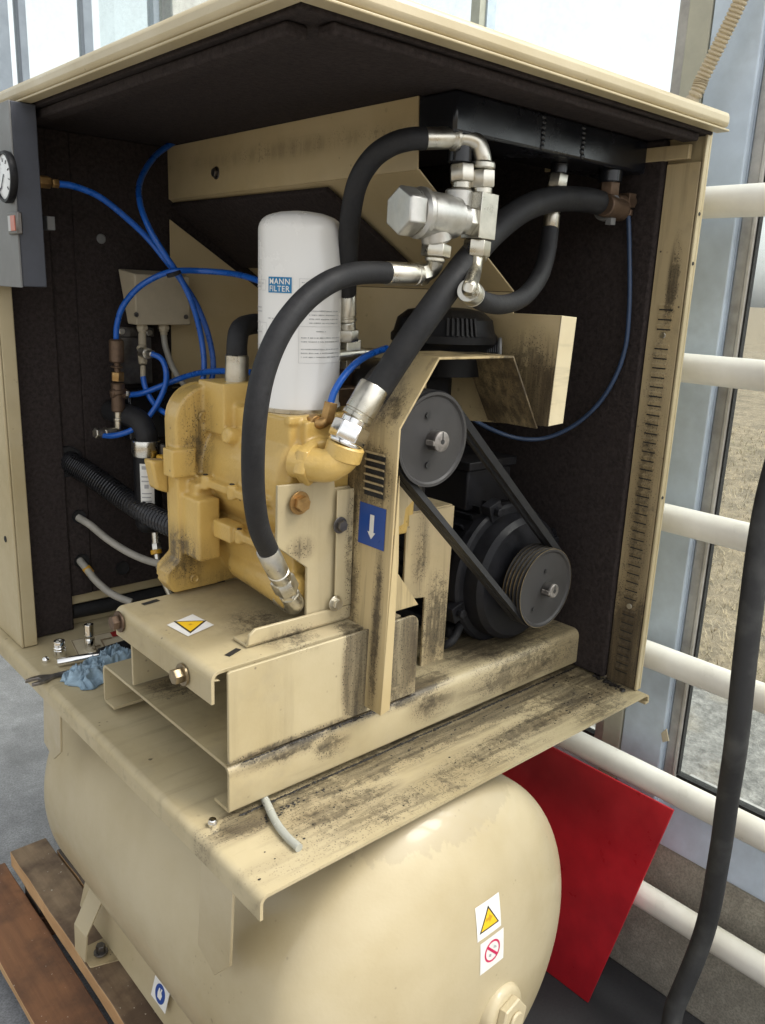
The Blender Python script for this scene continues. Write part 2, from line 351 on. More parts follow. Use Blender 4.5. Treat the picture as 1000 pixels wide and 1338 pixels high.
class MB:
    def __init__(self):
        self.bm = bmesh.new()
        self.mi = 0
    def face(self, vs):
        try:
            f = self.bm.faces.new(vs)
            f.material_index = self.mi
            return f
        except ValueError:
            return None
    def box(self, x0, x1, y0, y1, z0, z1):
        vs = [self.bm.verts.new((x, y, z)) for x in (x0, x1) for y in (y0, y1) for z in (z0, z1)]
        for q in ((0, 1, 3, 2), (4, 6, 7, 5), (0, 4, 5, 1), (2, 3, 7, 6), (0, 2, 6, 4), (1, 5, 7, 3)):
            self.face([vs[i] for i in q])
        return self
    def obox(self, c, ax, ay, az):
        c, ax, ay, az = Vector(c), Vector(ax), Vector(ay), Vector(az)
        vs = [self.bm.verts.new(c + ax * i + ay * j + az * k) for i in (-1, 1) for j in (-1, 1) for k in (-1, 1)]
        for q in ((0, 1, 3, 2), (4, 6, 7, 5), (0, 4, 5, 1), (2, 3, 7, 6), (0, 2, 6, 4), (1, 5, 7, 3)):
            self.face([vs[i] for i in q])
        return self
    def rings(self, rings, cap=True, close=False):
        rr = [[self.bm.verts.new(p) for p in r] for r in rings]
        m = len(rr[0])
        pairs = list(zip(rr[:-1], rr[1:]))
        if close:
            pairs.append((rr[-1], rr[0]))
        for a, b in pairs:
            for i in range(m):
                j = (i + 1) % m
                self.face([a[i], a[j], b[j], b[i]])
        if cap and not close:
            self.face(rr[0][::-1])
            self.face(rr[-1])
        return self
    def lathe(self, prof, p0, d, seg=28, cap=True, phase=0.0):
        d, u, w = frame(d)
        p0 = Vector(p0)
        rs = []
        for r, t in prof:
            r = max(r, 1e-5)
            rs.append([p0 + d * t + (u * math.cos(phase + 2 * math.pi * i / seg) + w * math.sin(phase + 2 * math.pi * i / seg)) * r for i in range(seg)])
        return self.rings(rs, cap)
    def cyl(self, p0, p1, r0, r1=None, seg=24):
        p0, p1 = Vector(p0), Vector(p1)
        L = (p1 - p0).length
        r1 = r0 if r1 is None else r1
        return self.lathe([(r0, 0), (r1, L)], p0, p1 - p0, seg)
    def rod(self, p0, p1, r, b=0.0015, seg=24):
        """cylinder with a small chamfer at both ends"""
        p0, p1 = Vector(p0), Vector(p1)
        L = (p1 - p0).length
        return self.lathe([(r - b, 0), (r, b), (r, L - b), (r - b, L)], p0, p1 - p0, seg)
    def hexa(self, p0, p1, r, phase=0.3):
        p0, p1 = Vector(p0), Vector(p1)
        L = (p1 - p0).length
        c = min(0.15 * L, 0.1 * r)
        return self.lathe([(r * 0.93, 0), (r, c), (r, L - c), (r * 0.93, L)], p0, p1 - p0, 6, phase=phase)
    def tube(self, pts, r, seg=16, n=8, rfun=None):
        p = smooth_path(pts, n) if n else [Vector(q) for q in pts]
        rs = []
        up = None
        for i, q in enumerate(p):
            t = (p[min(i + 1, len(p) - 1)] - p[max(i - 1, 0)]).normalized()
            if up is None:
                up = frame(t)[1]
            up = (up - t * up.dot(t)).normalized()
            w = t.cross(up)
            rad = rfun(i, r) if rfun else r
            rs.append([q + (up * math.cos(2 * math.pi * k / seg) + w * math.sin(2 * math.pi * k / seg)) * rad for k in range(seg)])
        return self.rings(rs)
    def prism(self, poly, axis, a, b):
        def P(u, v, t):
            return {'x': (t, u, v), 'y': (u, t, v), 'z': (u, v, t)}[axis]
        A = [self.bm.verts.new(P(u, v, a)) for u, v in poly]
        B = [self.bm.verts.new(P(u, v, b)) for u, v in poly]
        m = len(poly)
        self.face(A)
        self.face(B[::-1])
        for i in range(m):
            j = (i + 1) % m
            self.face([A[i], B[i], B[j], A[j]])
        return self
    def strip(self, line, axis, a, b, th):
        """bent sheet metal: an open 2d line given thickness th to its left and extruded along axis"""
        p = [Vector((u, v)) for u, v in line]
        off = []
        for i in range(len(p)):
            d0 = (p[i] - p[i - 1]).normalized() if i else (p[1] - p[0]).normalized()
            d1 = (p[i + 1] - p[i]).normalized() if i < len(p) - 1 else d0
            n0, n1 = Vector((-d0.y, d0.x)), Vector((-d1.y, d1.x))
            bis = (n0 + n1).normalized()
            off.append(p[i] + bis * th / max(0.35, bis.dot(n0)))
        for i in range(len(p) - 1):
            pass
        poly = [tuple(q) for q in p] + [tuple(q) for q in reversed(off)]
        def P(u, v, t):
            return {'x': (t, u, v), 'y': (u, t, v), 'z': (u, v, t)}[axis]
        m = len(p)
        A = [self.bm.verts.new(P(q.x, q.y, a)) for q in p]
        B = [self.bm.verts.new(P(q.x, q.y, b)) for q in p]
        C = [self.bm.verts.new(P(q.x, q.y, a)) for q in off]
        D = [self.bm.verts.new(P(q.x, q.y, b)) for q in off]
        for i in range(m - 1):
            self.face([A[i], A[i + 1], B[i + 1], B[i]])
            self.face([C[i], D[i], D[i + 1], C[i + 1]])
            self.face([A[i], C[i], C[i + 1], A[i + 1]])
            self.face([B[i], B[i + 1], D[i + 1], D[i]])
        self.face([A[0], B[0], D[0], C[0]])
        self.face([A[-1], C[-1], D[-1], B[-1]])
        return self
    def slab(self, pts, th):
        """flat polygon in space with thickness th along its normal (both sides closed)"""
        p = [Vector(q) for q in pts]
        nrm = Vector((0, 0, 0))
        for i in range(len(p)):
            nrm += p[i].cross(p[(i + 1) % len(p)])
        nrm.normalize()
        A = [self.bm.verts.new(q) for q in p]
        B = [self.bm.verts.new(q + nrm * th) for q in p]
        self.face(A[::-1])
        self.face(B)
        for i in range(len(p)):
            j = (i + 1) % len(p)
            self.face([A[i], A[j], B[j], B[i]])
        return self
    def ball(self, c, r, s=(1, 1, 1), u=14, v=10):
        g = bmesh.ops.create_uvsphere(self.bm, u_segments=u, v_segments=v, radius=r)
        for q in g['verts']:
            q.co = Vector(c) + Vector((q.co.x * s[0], q.co.y * s[1], q.co.z * s[2]))
        return self
    def build(self, name, mat, parent=None, bevel=0.0, angle=35, loc=None, label=None, smooth=True, kind=None):
        bmesh.ops.recalc_face_normals(self.bm, faces=self.bm.faces[:])
        me = bpy.data.meshes.new(name)
        off = Vector(loc) if loc is not None else Vector((0, 0, 0))
        if loc is not None and parent is None:
            bmesh.ops.translate(self.bm, verts=self.bm.verts[:], vec=-off)
        self.bm.to_mesh(me)
        self.bm.free()
        mats = mat if isinstance(mat, (list, tuple)) else [mat]
        for k in mats:
            me.materials.append(M[k])
        if smooth:
            me.polygons.foreach_set('use_smooth', [True] * len(me.polygons))
            me.set_sharp_from_angle(angle=R(angle))
        o = bpy.data.objects.new(name, me)
        col.objects.link(o)
        if parent is not None:
            o.parent = parent
            if parent.type == 'EMPTY':
                o.location = -parent.location
        elif loc is not None:
            o.location = off
        if bevel:
            bv = o.modifiers.new('bevel', 'BEVEL')
            bv.width = bevel
            bv.segments = 2
            bv.limit_method = 'ANGLE'
            bv.angle_limit = R(40)
            bv.harden_normals = False
        if label:
            o['label'] = label
        if kind:
            o['kind'] = kind
        return o

def tag(o, label, cat, group=None):
    o['label'] = label
    o['category'] = cat
    if group:
        o['group'] = group
    return o

def thing(name, label, cat, loc, group=None):
    o = bpy.data.objects.new(name, None)
    o.empty_display_size = 0.05
    col.objects.link(o)
    o.location = loc
    return tag(o, label, cat, group)

def arc(cx, cy, r, a0, a1, n=6):
    return [(cx + r * math.cos(R(a0 + (a1 - a0) * i / n)), cy + r * math.sin(R(a0 + (a1 - a0) * i / n))) for i in range(n + 1)]

def lerp(a, b, t):
    return Vector(a).lerp(Vector(b), t)

# flat printed sticker: shapes given in (u, v) on a plane, layered by a tenth of a millimetre
class Sticker:
    def __init__(self, origin, u, v, warp=None):
        self.o, self.u, self.v = Vector(origin), Vector(u), Vector(v)
        self.n = self.u.cross(self.v).normalized()
        self.mb = MB()
        self.mats = []
        self.k = 0
        self.warp = warp
    def poly(self, pts, mat, sub=0):
        if mat not in self.mats:
            self.mats.append(mat)
        self.mb.mi = self.mats.index(mat)
        self.k += 1
        h = 0.00035 + 0.00022 * self.k
        if sub:
            q = []
            for i in range(len(pts)):
                a, b = pts[i], pts[(i + 1) % len(pts)]
                for s in range(sub):
                    q.append((a[0] + (b[0] - a[0]) * s / sub, a[1] + (b[1] - a[1]) * s / sub))
            pts = q
            cu = sum(p[0] for p in pts) / len(pts)
            cv = sum(p[1] for p in pts) / len(pts)
            rings = []
            for f in (1.0, 0.66, 0.33):
                rings.append([self.mb.bm.verts.new(self.at(cu + (p[0] - cu) * f, cv + (p[1] - cv) * f, h)) for p in pts])
            c = self.mb.bm.verts.new(self.at(cu, cv, h))
            m = len(pts)
            for a, b in zip(rings[:-1], rings[1:]):
                for i in range(m):
                    self.mb.face([a[i], a[(i + 1) % m], b[(i + 1) % m], b[i]])
            for i in range(m):
                self.mb.face([rings[-1][i], rings[-1][(i + 1) % m], c])
        else:
            self.mb.face([self.mb.bm.verts.new(self.at(p[0], p[1], h)) for p in pts])
        return self
    def band(self, outer, inner, mat):
        if mat not in self.mats:
            self.mats.append(mat)
        self.mb.mi = self.mats.index(mat)
        self.k += 1
        h = 0.00035 + 0.00022 * self.k
        A = [self.mb.bm.verts.new(self.at(*p, h)) for p in outer]
        B = [self.mb.bm.verts.new(self.at(*p, h)) for p in inner]
        for i in range(len(A)):
            j = (i + 1) % len(A)
            self.mb.face([A[i], A[j], B[j], B[i]])
        return self
    def at(self, u, v, h):
        if self.warp:
            return self.warp(u, v, h)
        return self.o + self.u * u + self.v * v + self.n * h
    def build(self, name, parent, label=None):
        bm = self.mb.bm
        want = self.n
        me = bpy.data.meshes.new(name)
        bm.to_mesh(me)
        bm.free()
        for k in self.mats:
            me.materials.append(M[k])
        o = bpy.data.objects.new(name, me)
        col.objects.link(o)
        o.parent = parent
        if parent is not None and parent.type == 'EMPTY':
            o.location = -parent.location
        if label:
            o['label'] = label
        return o

def circ(cu, cv, r, n=28):
    return [(cu + r * math.cos(2 * math.pi * i / n), cv + r * math.sin(2 * math.pi * i / n)) for i in range(n)]

def bolt(parent, p, d, r, h, mat='zinc', washer=True, name='bolt'):
    d = Vector(d).normalized()
    p = Vector(p)
    b = MB()
    if washer:
        b.rod(p, p + d * h * 0.22, r * 1.45, 0.0004)
    b.hexa(p + d * h * 0.2, p + d * h, r)
    return b.build(name, mat, parent)

def share(o, delta, parent):
    """another instance of the same part, moved by delta"""
    c = o.copy()
    col.objects.link(c)
    c.parent = parent
    c.location = o.location + Vector(delta)
    return c

# ================================================================== SETTING
FZ = -0.72
b = MB()
b.box(-400, 900, -400, 900, FZ - 0.5, FZ - 0.03)
b.build('ground', 'soil', kind='structure')
MB().box(-3.0, 1.06, -3.0, 2.75, FZ - 0.02, FZ).build('floor', 'floor', kind='structure')
MB().box(1.07, 2.35, -3.0, 6.0, FZ - 0.025, FZ + 0.03).build('path', 'apron', kind='structure')
# dry grass stems outside the glass
b = MB()
for i in range(16000):
    d = random.random() ** 1.6
    x = 2.3 + 7.0 * d
    y = random.uniform(-0.8, 1.2) + (x - 2.3) * random.uniform(0.1, 0.75)
    a = random.uniform(0, 6.28)
    h = random.uniform(0.008, 0.05)
    w = random.uniform(0.0010, 0.0024) * (1 + d)
    ln = random.uniform(0.012, 0.05)
    p = Vector((x, y, FZ - 0.03))
    s = Vector((math.cos(a), math.sin(a), 0))
    t = Vector((-s.y, s.x, 0)) * w
    b.face([b.bm.verts.new(p - t), b.bm.verts.new(p + t), b.bm.verts.new(p + s * ln + Vector((0, 0, h)))])
b.build('dry_grass', 'straw', smooth=False, kind='stuff')

# concrete kerb the glazing stands on
b = MB()
b.prism([(0.955, FZ), (0.955, -0.50), (0.975, -0.405), (1.075, -0.405), (1.075, FZ)], 'y', -1.6, 2.6)
o = b.build('concrete_kerb', 'concrete', loc=(1.0, 0.5, FZ), bevel=0.006)
tag(o, 'grey concrete kerb along the floor under the right-hand window', 'kerb')

# glazed wall on the right: sill, post, frames, panes
gw = thing('window_wall', 'glazed wall with galvanised frames on the right behind the white pipes', 'window', (1.03, 0.5, -0.4))
b = MB()
b.prism([(0.968, -0.402), (0.968, -0.392), (1.012, -0.325), (1.07, -0.325), (1.07, -0.402)], 'y', -1.6, 2.6)
b.build('sill', 'galv', gw, bevel=0.002)
for y0, y1 in ((-0.70, 0.0375), (0.20, 1.38), (1.44, 2.6)):
    fr = MB().box(1.004, 1.07, y0, y1, -0.323, -0.285).build('bottom_rail', 'alu', gw, bevel=0.002)
    MB().box(1.006, 1.024, y0, y1, -0.2845, -0.262).build('gasket', 'gasket', fr)
    MB().box(1.0165, 1.0215, y0, y1, -0.2615, 3.2).build('pane', 'glass', gw)
# narrow upright frames beside the post
for y0, y1, x0_, mt in ((0.046, 0.0655, 1.004, 'alu'), (0.038, 0.0455, 1.001, 'frame_light'), (0.2, 0.23, 1.004, 'alu')):
    MB().box(x0_, 1.0225 if y0 < 0.1 else 1.06, y0, y1, -0.2845, 3.2).build('frame', mt, gw, bevel=0.002)
MB().box(1.004, 1.016, 0.0345, 0.0375, -0.26, 3.2).build('gasket', 'gasket', gw)
for yy in (1.40, -0.72, -1.25):  # the two nearest are unseen, added for their reflections in the tank
    MB().box(0.99, 1.075, yy - 0.018, yy + 0.018, -0.322, 3.2).build('mullion', 'galv', gw, bevel=0.003)

post = thing('steel_post', 'upright galvanised steel post at the right end of the machine roof', 'post', (1.03, 0.1, -0.4))
MB().box(0.985, 1.0, 0.066, 0.155, -0.36, 3.2).build('front_flange', 'galv', post, bevel=0.003)
MB().box(1.0005, 1.075, 0.0662, 0.0705, -0.36, 3.2).build('return_lip', 'galv', post)
MB().box(1.001, 1.075, 0.140, 0.1545, -0.36, 3.2).build('web', 'olive', post, bevel=0.002)
MB().box(0.984, 0.9985, 0.157, 0.20, -0.36, 3.2).build('side_flange', 'olive', post, bevel=0.003)
o = MB().slab([(0.9800, 0.0684, -0.1758), (0.9800, 0.0588, -0.1614), (0.9800, 0.0506, -0.1843), (0.9800, 0.0626, -0.1933)], 0.002).build('paper_tag', 'jbox', loc=(0.98, 0.07, -0.24))
tag(o, 'small cream paper tag hanging at the foot of the steel post', 'tag')

# glazed wall far behind
fw = thing('far_window_wall', 'bright glazed wall seen over the roof of the compressor at the back', 'window', (1.0, 2.62, FZ))
MB().box(-3.0, 1.1, 2.6, 2.66, FZ, 0.6).build('parapet', 'concrete', fw)
for x in (-2.6, -2.25, -1.9, -1.55, -1.2, -0.85, -0.5, -0.15, 0.2, 0.47):
    MB().box(x - 0.016, x + 0.016, 2.60, 2.65, 0.605, 3.6).build('mullion', 'mullion', fw)
for x, w in ((0.66, 0.035), (0.741, 0.014), (0.974, 0.018), (1.245, 0.014)):
    MB().box(x - w, x + w, 2.60, 2.65, 0.605, 3.6).build('mullion', 'mullion', fw, bevel=0.003)
MB().box(1.29, 1.45, 2.56, 2.7, FZ, 3.6).build('column', 'frame_light', fw, bevel=0.004)
MB().box(1.452, 1.60, 2.60, 2.7, FZ, 3.6).build('column_web', 'olive', fw, bevel=0.004)
MB().box(-3.0, 1.28, 2.62, 2.626, 0.605, 3.6).build('pane', 'glass', fw)
op = thing('outer_post', 'distant upright post seen in the sky above the front of the roof', 'post', (3.04, 2.6, FZ))
MB().box(2.99, 3.035, 2.56, 2.62, FZ, 4.2).build('web', 'olive', op)
MB().box(3.0365, 3.10, 2.55, 2.62, FZ, 4.2).build('front_flange', 'galv', op)

# white pipes along the glazed wall
rails = []
rail_lab = ['white painted pipe level with the top of the cabinet, highest of the wall pipes',
            'white painted pipe crossing the window at half cabinet height, second from the top',
            'white painted pipe crossing the window in front of the dry field, third from the top',
            'white painted pipe just above the right end of the base plate',
            'white painted pipe directly over the red panel, leaning panel touches it',
            'white painted pipe nearest the floor in front of the concrete kerb']
for i, z in enumerate((0.800, 0.537, 0.275, 0.013, -0.230, -0.478)):
    r_ = 0.0245
    if i == 0:
        b = MB()
        b.rod((0.9, -1.5, 0), (0.9, 2.4, 0), r_, 0.003, 32)
        o = b.build('wall_pipe', 'rail')
    else:
        o = rails[0].copy()
        col.objects.link(o)
    o.location = (0, 0.013 * i, z)
    tag(o, rail_lab[i], 'pipe', 'white pipes along the window wall')
    rails.append(o)

# red sheet leaning under the pipes
b = MB()
n0 = (0.8680, -0.0345, -0.2440)
b.slab([(0.823, 0.061, FZ + 0.001), n0, (0.868, 0.62, n0[2]), (0.823, 0.71, FZ + 0.001)], 0.004)
o = b.build('red_panel', 'red', loc=(0.83, 0.3, FZ), bevel=0.001)
tag(o, 'red painted sheet panel leaning on the pipes beside the tank', 'panel')

# hose hanging in the foreground, and the conduit at the back
b = MB()
b.tube([(0.95, -1.45, 0.842), (0.92, -0.9, 0.846), (0.88, -0.56, 0.846), (0.78, -0.42, 0.80), (0.70, -0.32, 0.70), (0.6226, -0.2350, 0.5836)] + [(0.6484, -0.2050, 0.4652), (0.6310, -0.2050, 0.3667), (0.6135, -0.2170, 0.2134), (0.6109, -0.2250, 0.0823), (0.6521, -0.2100, -0.0380), (0.6818, -0.2000, -0.1550), (0.7109, -0.1850, -0.3133), (0.6851, -0.1700, -0.4482), (0.6436, -0.1600, -0.5359)] + [(0.58, 0.02, FZ + 0.016), (0.45, 0.0, FZ + 0.016)], 0.0155, 20, 8)
o = b.build('black_hose', 'dust_hose', loc=(0.6, -0.2, FZ))
tag(o, 'thick dusty black hose hanging down in front of the white pipes at right', 'hose')
cp = smooth_path([(0.9450, 0.0687, 1.1608), (0.9450, 0.0885, 1.1025), (0.9450, 0.1109, 1.0527), (0.9450, 0.1357, 1.0009), (0.9400, 0.1602, 0.9456)] + [(0.93, 0.32, 0.70), (0.93, 0.33, 0.5)], 27)
b = MB()
b.tube(cp, 0.0118, 16, 0, rfun=lambda i, r: r * (0.80 if i % 3 == 0 else 1.0))
o = b.build('ribbed_conduit', 'conduit', loc=(0.93, 0.15, 0.5), angle=12)
tag(o, 'beige ribbed conduit rising behind the roof beside the steel post', 'conduit')

# wooden pallet
pal = thing('wooden_pallet', 'oily wooden pallet of thick boards under the compressor tank', 'pallet', (0.3, 0.4, FZ))
for x0, x1, y0, y1, z0, z1, mt in ((0.046, 0.125, -0.4, 1.075, -0.640, -0.602, ('wood_oily', 'wood_cut')), (0.130, 0.21, -0.4, 1.02, -0.640, -0.604, ('wood_dark', 'wood_cut')),
                                   (0.215, 0.33, -0.4, 1.02, -0.640, -0.604, ('wood_oily', 'wood_cut')), (0.335, 0.45, -0.4, 1.02, -0.640, -0.604, ('wood_dark', 'wood_cut')),
                                   (-0.062, 0.040, -0.4, 1.10, -0.664, -0.642, ('wood_red', 'wood_cut')), (-0.22, -0.125, -0.3, 1.1, -0.712, -0.692, ('wood_dark', 'wood_dark'))):
    b = MB()
    b.box(x0, x1, y0, y1, z0, z1)
    b.bm.faces.ensure_lookup_table()
    for f in b.bm.faces:
        f.normal_update()
        f.material_index = 1 if f.calc_center_median().x < x0 + 0.001 else 0
    bmesh.ops.subdivide_edges(b.bm, edges=[e for e in b.bm.edges if abs(e.verts[0].co.y - e.verts[1].co.y) > 0.5], cuts=24)
    for v_ in b.bm.verts:
        v_.co.x += random.uniform(-0.0012, 0.0012)
        v_.co.z += random.uniform(-0.0008, 0.0008)
    b.build('board', list(mt), pal, bevel=0.002, angle=50)
for y in (0.95, 0.35, -0.3):
    MB().box(-0.08, 0.55, y - 0.05, y + 0.05, -0.719, -0.6645).build('block', 'wood_red', pal, bevel=0.003)
for y in (0.95, 0.35, -0.3):
    MB().box(0.047, 0.55, y - 0.045, y + 0.045, -0.6640, -0.6405).build('cross_board', 'wood_dark', pal, bevel=0.002)

# ================================================================== COMPRESSOR
cp_ = thing('air_compressor', 'open cream screw compressor with its side panels off, on a horizontal tank', 'compressor', (0.39, 0.4, -0.60))

# ---- receiver tank
TX, TZ, TR, TY0, TH = 0.31, -0.295, 0.285, 0.045, 0.115
def dome_y(x, z):
    r = min(0.9999, math.hypot(x - TX, z - TZ) / TR)
    c = r ** 1.25
    return TY0 - TH * math.sqrt(1 - c * c)
prof = []
N = 22
for i in range(N + 1):
    t = math.pi / 2 * i / N
    prof.append((TR * math.cos(math.pi / 2 - t) ** 0.8 if i else 0.0, TH * (1 - math.sin(math.pi / 2 - t))))
L = 0.70
full = prof + [(TR, TH + 0.02 * k) for k in range(1, int(L / 0.02))] + [(r, 2 * TH + L - t) for r, t in reversed(prof)]
tank = MB().lathe(full, (TX, TY0 - TH, TZ), (0, 1, 0), 96).build('receiver_tank', 'cream_tank', cp_, angle=60)
# gussets between base plate lip and tank
for dy in (0.0, 0.52):
    b = MB()
    k = 1.0 if dy == 0 else 0.72
    ps = [(0.0035, 0.062 + dy, -0.0305), (0.0035, 0.134 + dy, -0.0305), (0.013 * k, 0.165 + dy, -0.185 * k), (0.014 * k, 0.125 + dy, -0.205 * k), (0.009 * k, 0.080 + dy, -0.155 * k)]
    b.slab(ps, -0.004)
    b.build('gusset', 'cream_tank', tank, bevel=0.001)
# port on the dome
pc = Vector((0.3522, -0.0691, -0.3283))
nrm = Vector((0.10, -1, 0.10)).normalized()
b = MB()
b.lathe([(0.044, -0.02), (0.043, 0.006), (0.039, 0.012), (0.034, 0.014)], pc, nrm, 32)
boss = b.build('port_boss', 'cream_tank', tank)
b = MB()
b.hexa(pc + nrm * 0.013, pc + nrm * 0.027, 0.031, 0.1)
b.rod(pc + nrm * 0.0265, pc + nrm * 0.032, 0.015, 0.002)
b.build('plug', 'cream_tank', tank, bevel=0.001)
# feet: flat bar with bolted foot plates
b = MB()
b.slab([(0.098, 0.80, -0.590), (0.098, 0.02, -0.598), (0.125, 0.02, -0.497), (0.125, 0.80, -0.49)], 0.005)
bar = b.build('foot_bar', 'cream_tank', tank, bevel=0.001)
b = MB()
q = [(0.1012, 0.7400, -0.4943), (0.0488, 0.7150, -0.5484), (0.0433, 0.6650, -0.6006)]
b.slab([(0.1012, 0.7400, -0.4943), (0.1064, 0.7000, -0.5065), (0.0516, 0.6600, -0.5447), (0.0449, 0.7000, -0.5377)], 0.004)
b.slab([(0.0449, 0.7000, -0.5377), (0.0516, 0.6600, -0.5447), (0.0439, 0.6550, -0.5936), (0.0414, 0.6950, -0.5897)], 0.004)
b.build('foot', 'cream_tank', tank, bevel=0.0006)
b = MB()
b.slab([(0.050, 0.70, -0.6005), (0.125, 0.70, -0.6005), (0.125, 0.62, -0.6005), (0.050, 0.645, -0.6005)], 0.004)
fp = b.build('foot_plate', 'cream_dirty', tank, bevel=0.0006)
bolt(tank, (0.078, 0.662, -0.596), (0, 0, 1), 0.009, 0.018, 'darksteel')
# round blue sticker on the foot bar
ctr = Vector((0.0985, 0.4543, -0.5425))
un = Vector((0, -1, -0.005)).normalized()
vn = Vector((0.027, 0, 0.1)).normalized()
st = Sticker(ctr + Vector((-0.0016, 0, 0)), un * 1, vn)
st.poly([(-0.026, -0.019), (0.026, -0.019), (0.026, 0.019), (-0.026, 0.019)], 'decal_white')
st.poly(circ(0, 0, 0.0165), 'decal_blue')
st.poly([(-0.006, -0.009), (0.005, -0.009), (0.007, 0.0), (0.003, 0.004), (0.0045, 0.010), (0.0015, 0.0105), (-0.001, 0.003), (-0.003, 0.009), (-0.006, 0.008), (-0.008, -0.001)], 'decal_white')
st.build('safety_sticker', bar, 'round blue hand sign sticker')

# stickers on the dome
def dome_warp(o, ux, uz):
    def f(u, v, h):
        x, z = o[0] + ux * u, o[2] + v
        return Vector((x, dome_y(x, z) - h, z))
    return f
sp_ = [(0.2956, -0.0553, -0.1348), (0.3438, -0.0545, -0.1343), (0.2996, -0.0642, -0.1828), (0.3484, -0.0638, -0.1860), (0.3047, -0.0691, -0.2402), (0.3561, -0.0682, -0.2403)]
def quad_warp(o):
    # stickers sit square on the dome: u to the right, v up
    return dome_warp(o, 1.0, 1.0)
c1 = (lerp(sp_[0], sp_[3], 0.5) + lerp(sp_[1], sp_[2], 0.5)) / 2
c2 = (lerp(sp_[2], sp_[5], 0.5) + lerp(sp_[3], sp_[4], 0.5)) / 2
hw = abs(sp_[1][0] - sp_[0][0]) / 2
hh = abs(sp_[0][2] - sp_[2][2]) / 2
st = Sticker(c1, (1, 0, 0), (0, 0, 1), quad_warp(c1))
st.poly([(-hw, -hh), (hw, -hh), (hw, hh), (-hw, hh)], 'decal_white', 6)
tr = [(-hw * .82, -hh * .62), (hw * .82, -hh * .62), (0, hh * .72)]
ti = [(-hw * .68, -hh * .53), (hw * .68, -hh * .53), (0, hh * .55)]
st.poly(tr, 'decal_black', 6)
st.poly(ti, 'decal_yellow', 6)
st.poly([(-hw * .26, -hh * .12), (hw * .02, -hh * .12), (hw * .02, -hh * .26), (hw * .3, -hh * .02), (hw * .02, hh * .2), (hw * .02, hh * .06), (-hw * .26, hh * .06)], 'amber', 2)
st.build('warning_sticker', tank, 'white sticker with yellow warning triangle')
st = Sticker(c2, (1, 0, 0), (0, 0, 1), quad_warp(c2))
st.poly([(-hw, -hh), (hw, -hh), (hw, hh * .97), (-hw, hh * .97)], 'decal_white', 6)
rr = hw * .66
st.band(circ(0, hh * .05, rr), circ(0, hh * .05, rr * .82), 'decal_red')
st.poly([(-rr * .70, hh * .05 + rr * .54), (-rr * .54, hh * .05 + rr * .70), (rr * .70, hh * .05 - rr * .54), (rr * .54, hh * .05 - rr * .70)], 'decal_red', 2)
st.poly([(-rr * .5, hh * .05 - rr * .30), (-rr * .2, hh * .05 - rr * .45), (-rr * .15, hh * .05 - rr * .2), (-rr * .4, hh * .05 - rr * .1)], 'print_grey', 1)
st.poly([(rr * .1, hh * .05 + rr * .25), (rr * .5, hh * .05 + rr * .1), (rr * .45, hh * .05 + rr * .3), (rr * .2, hh * .05 + rr * .5)], 'print_line', 1)
st.build('prohibition_sticker', tank, 'white sticker with red crossed ring')

# ---- base plate with rolled left lip
bp_line = [(0.786, -0.0005)] + [(0.010, -0.0005)] + arc(0.010, -0.0105, 0.010, 95, 180, 5) + [(0.0, -0.030)]
b = MB()
b.strip([(u, v) for u, v in bp_line], 'y', 0.0, 1.12, -0.0035) if False else None
line = [(0.0, -0.030)] + arc(0.011, -0.011, 0.011, 180, 90, 6) + [(0.770, 0.0)] + arc(0.775, -0.011, 0.011, 90, 0, 5) + [(0.786, -0.018), (0.775, -0.0185)]
b.strip(line, 'y', 0.0, 1.12, -0.004)
base = b.build('base_plate', 'cream_base', cp_, angle=50)
# placard on the base
pq = [(0.0995, 0.7774, 0.0000), (0.1973, 0.7717, 0.0000), (0.1760, 0.6871, 0.0000), (0.0796, 0.6829, 0.0000)]
o_, u_, v_ = Vector(pq[0]), Vector(pq[1]) - Vector(pq[0]), Vector(pq[3]) - Vector(pq[0])
st = Sticker(o_, u_, -v_)
st.n = Vector((0, 0, 1))
st.poly([(0, 0), (1, 0), (1, -1), (0, -1)], 'placard')
st.band([(0.01, -0.02), (0.99, -0.02), (0.99, -0.98), (0.01, -0.98)], [(0.03, -0.05), (0.97, -0.05), (0.97, -0.95), (0.03, -0.95)], 'cream_line')
for (a, c, d, e) in ((0.2, 0.22, 0.45, 0.5), (0.33, 0.36, 0.3, 0.8), (0.2, 0.46, 0.52, 0.58), (0.5, 0.53, 0.3, 0.85), (0.5, 0.72, 0.3, 0.36), (0.62, 0.8, 0.7, 0.76)):
    st.poly([(a, -d), (c, -d), (c, -e), (a, -e)], 'cream_line')
st.poly([(0.74, -0.08), (0.96, -0.08), (0.96, -0.32), (0.74, -0.32)], 'decal_darkred')
st.build('placard', base, 'pale placard with dark red corner patch')
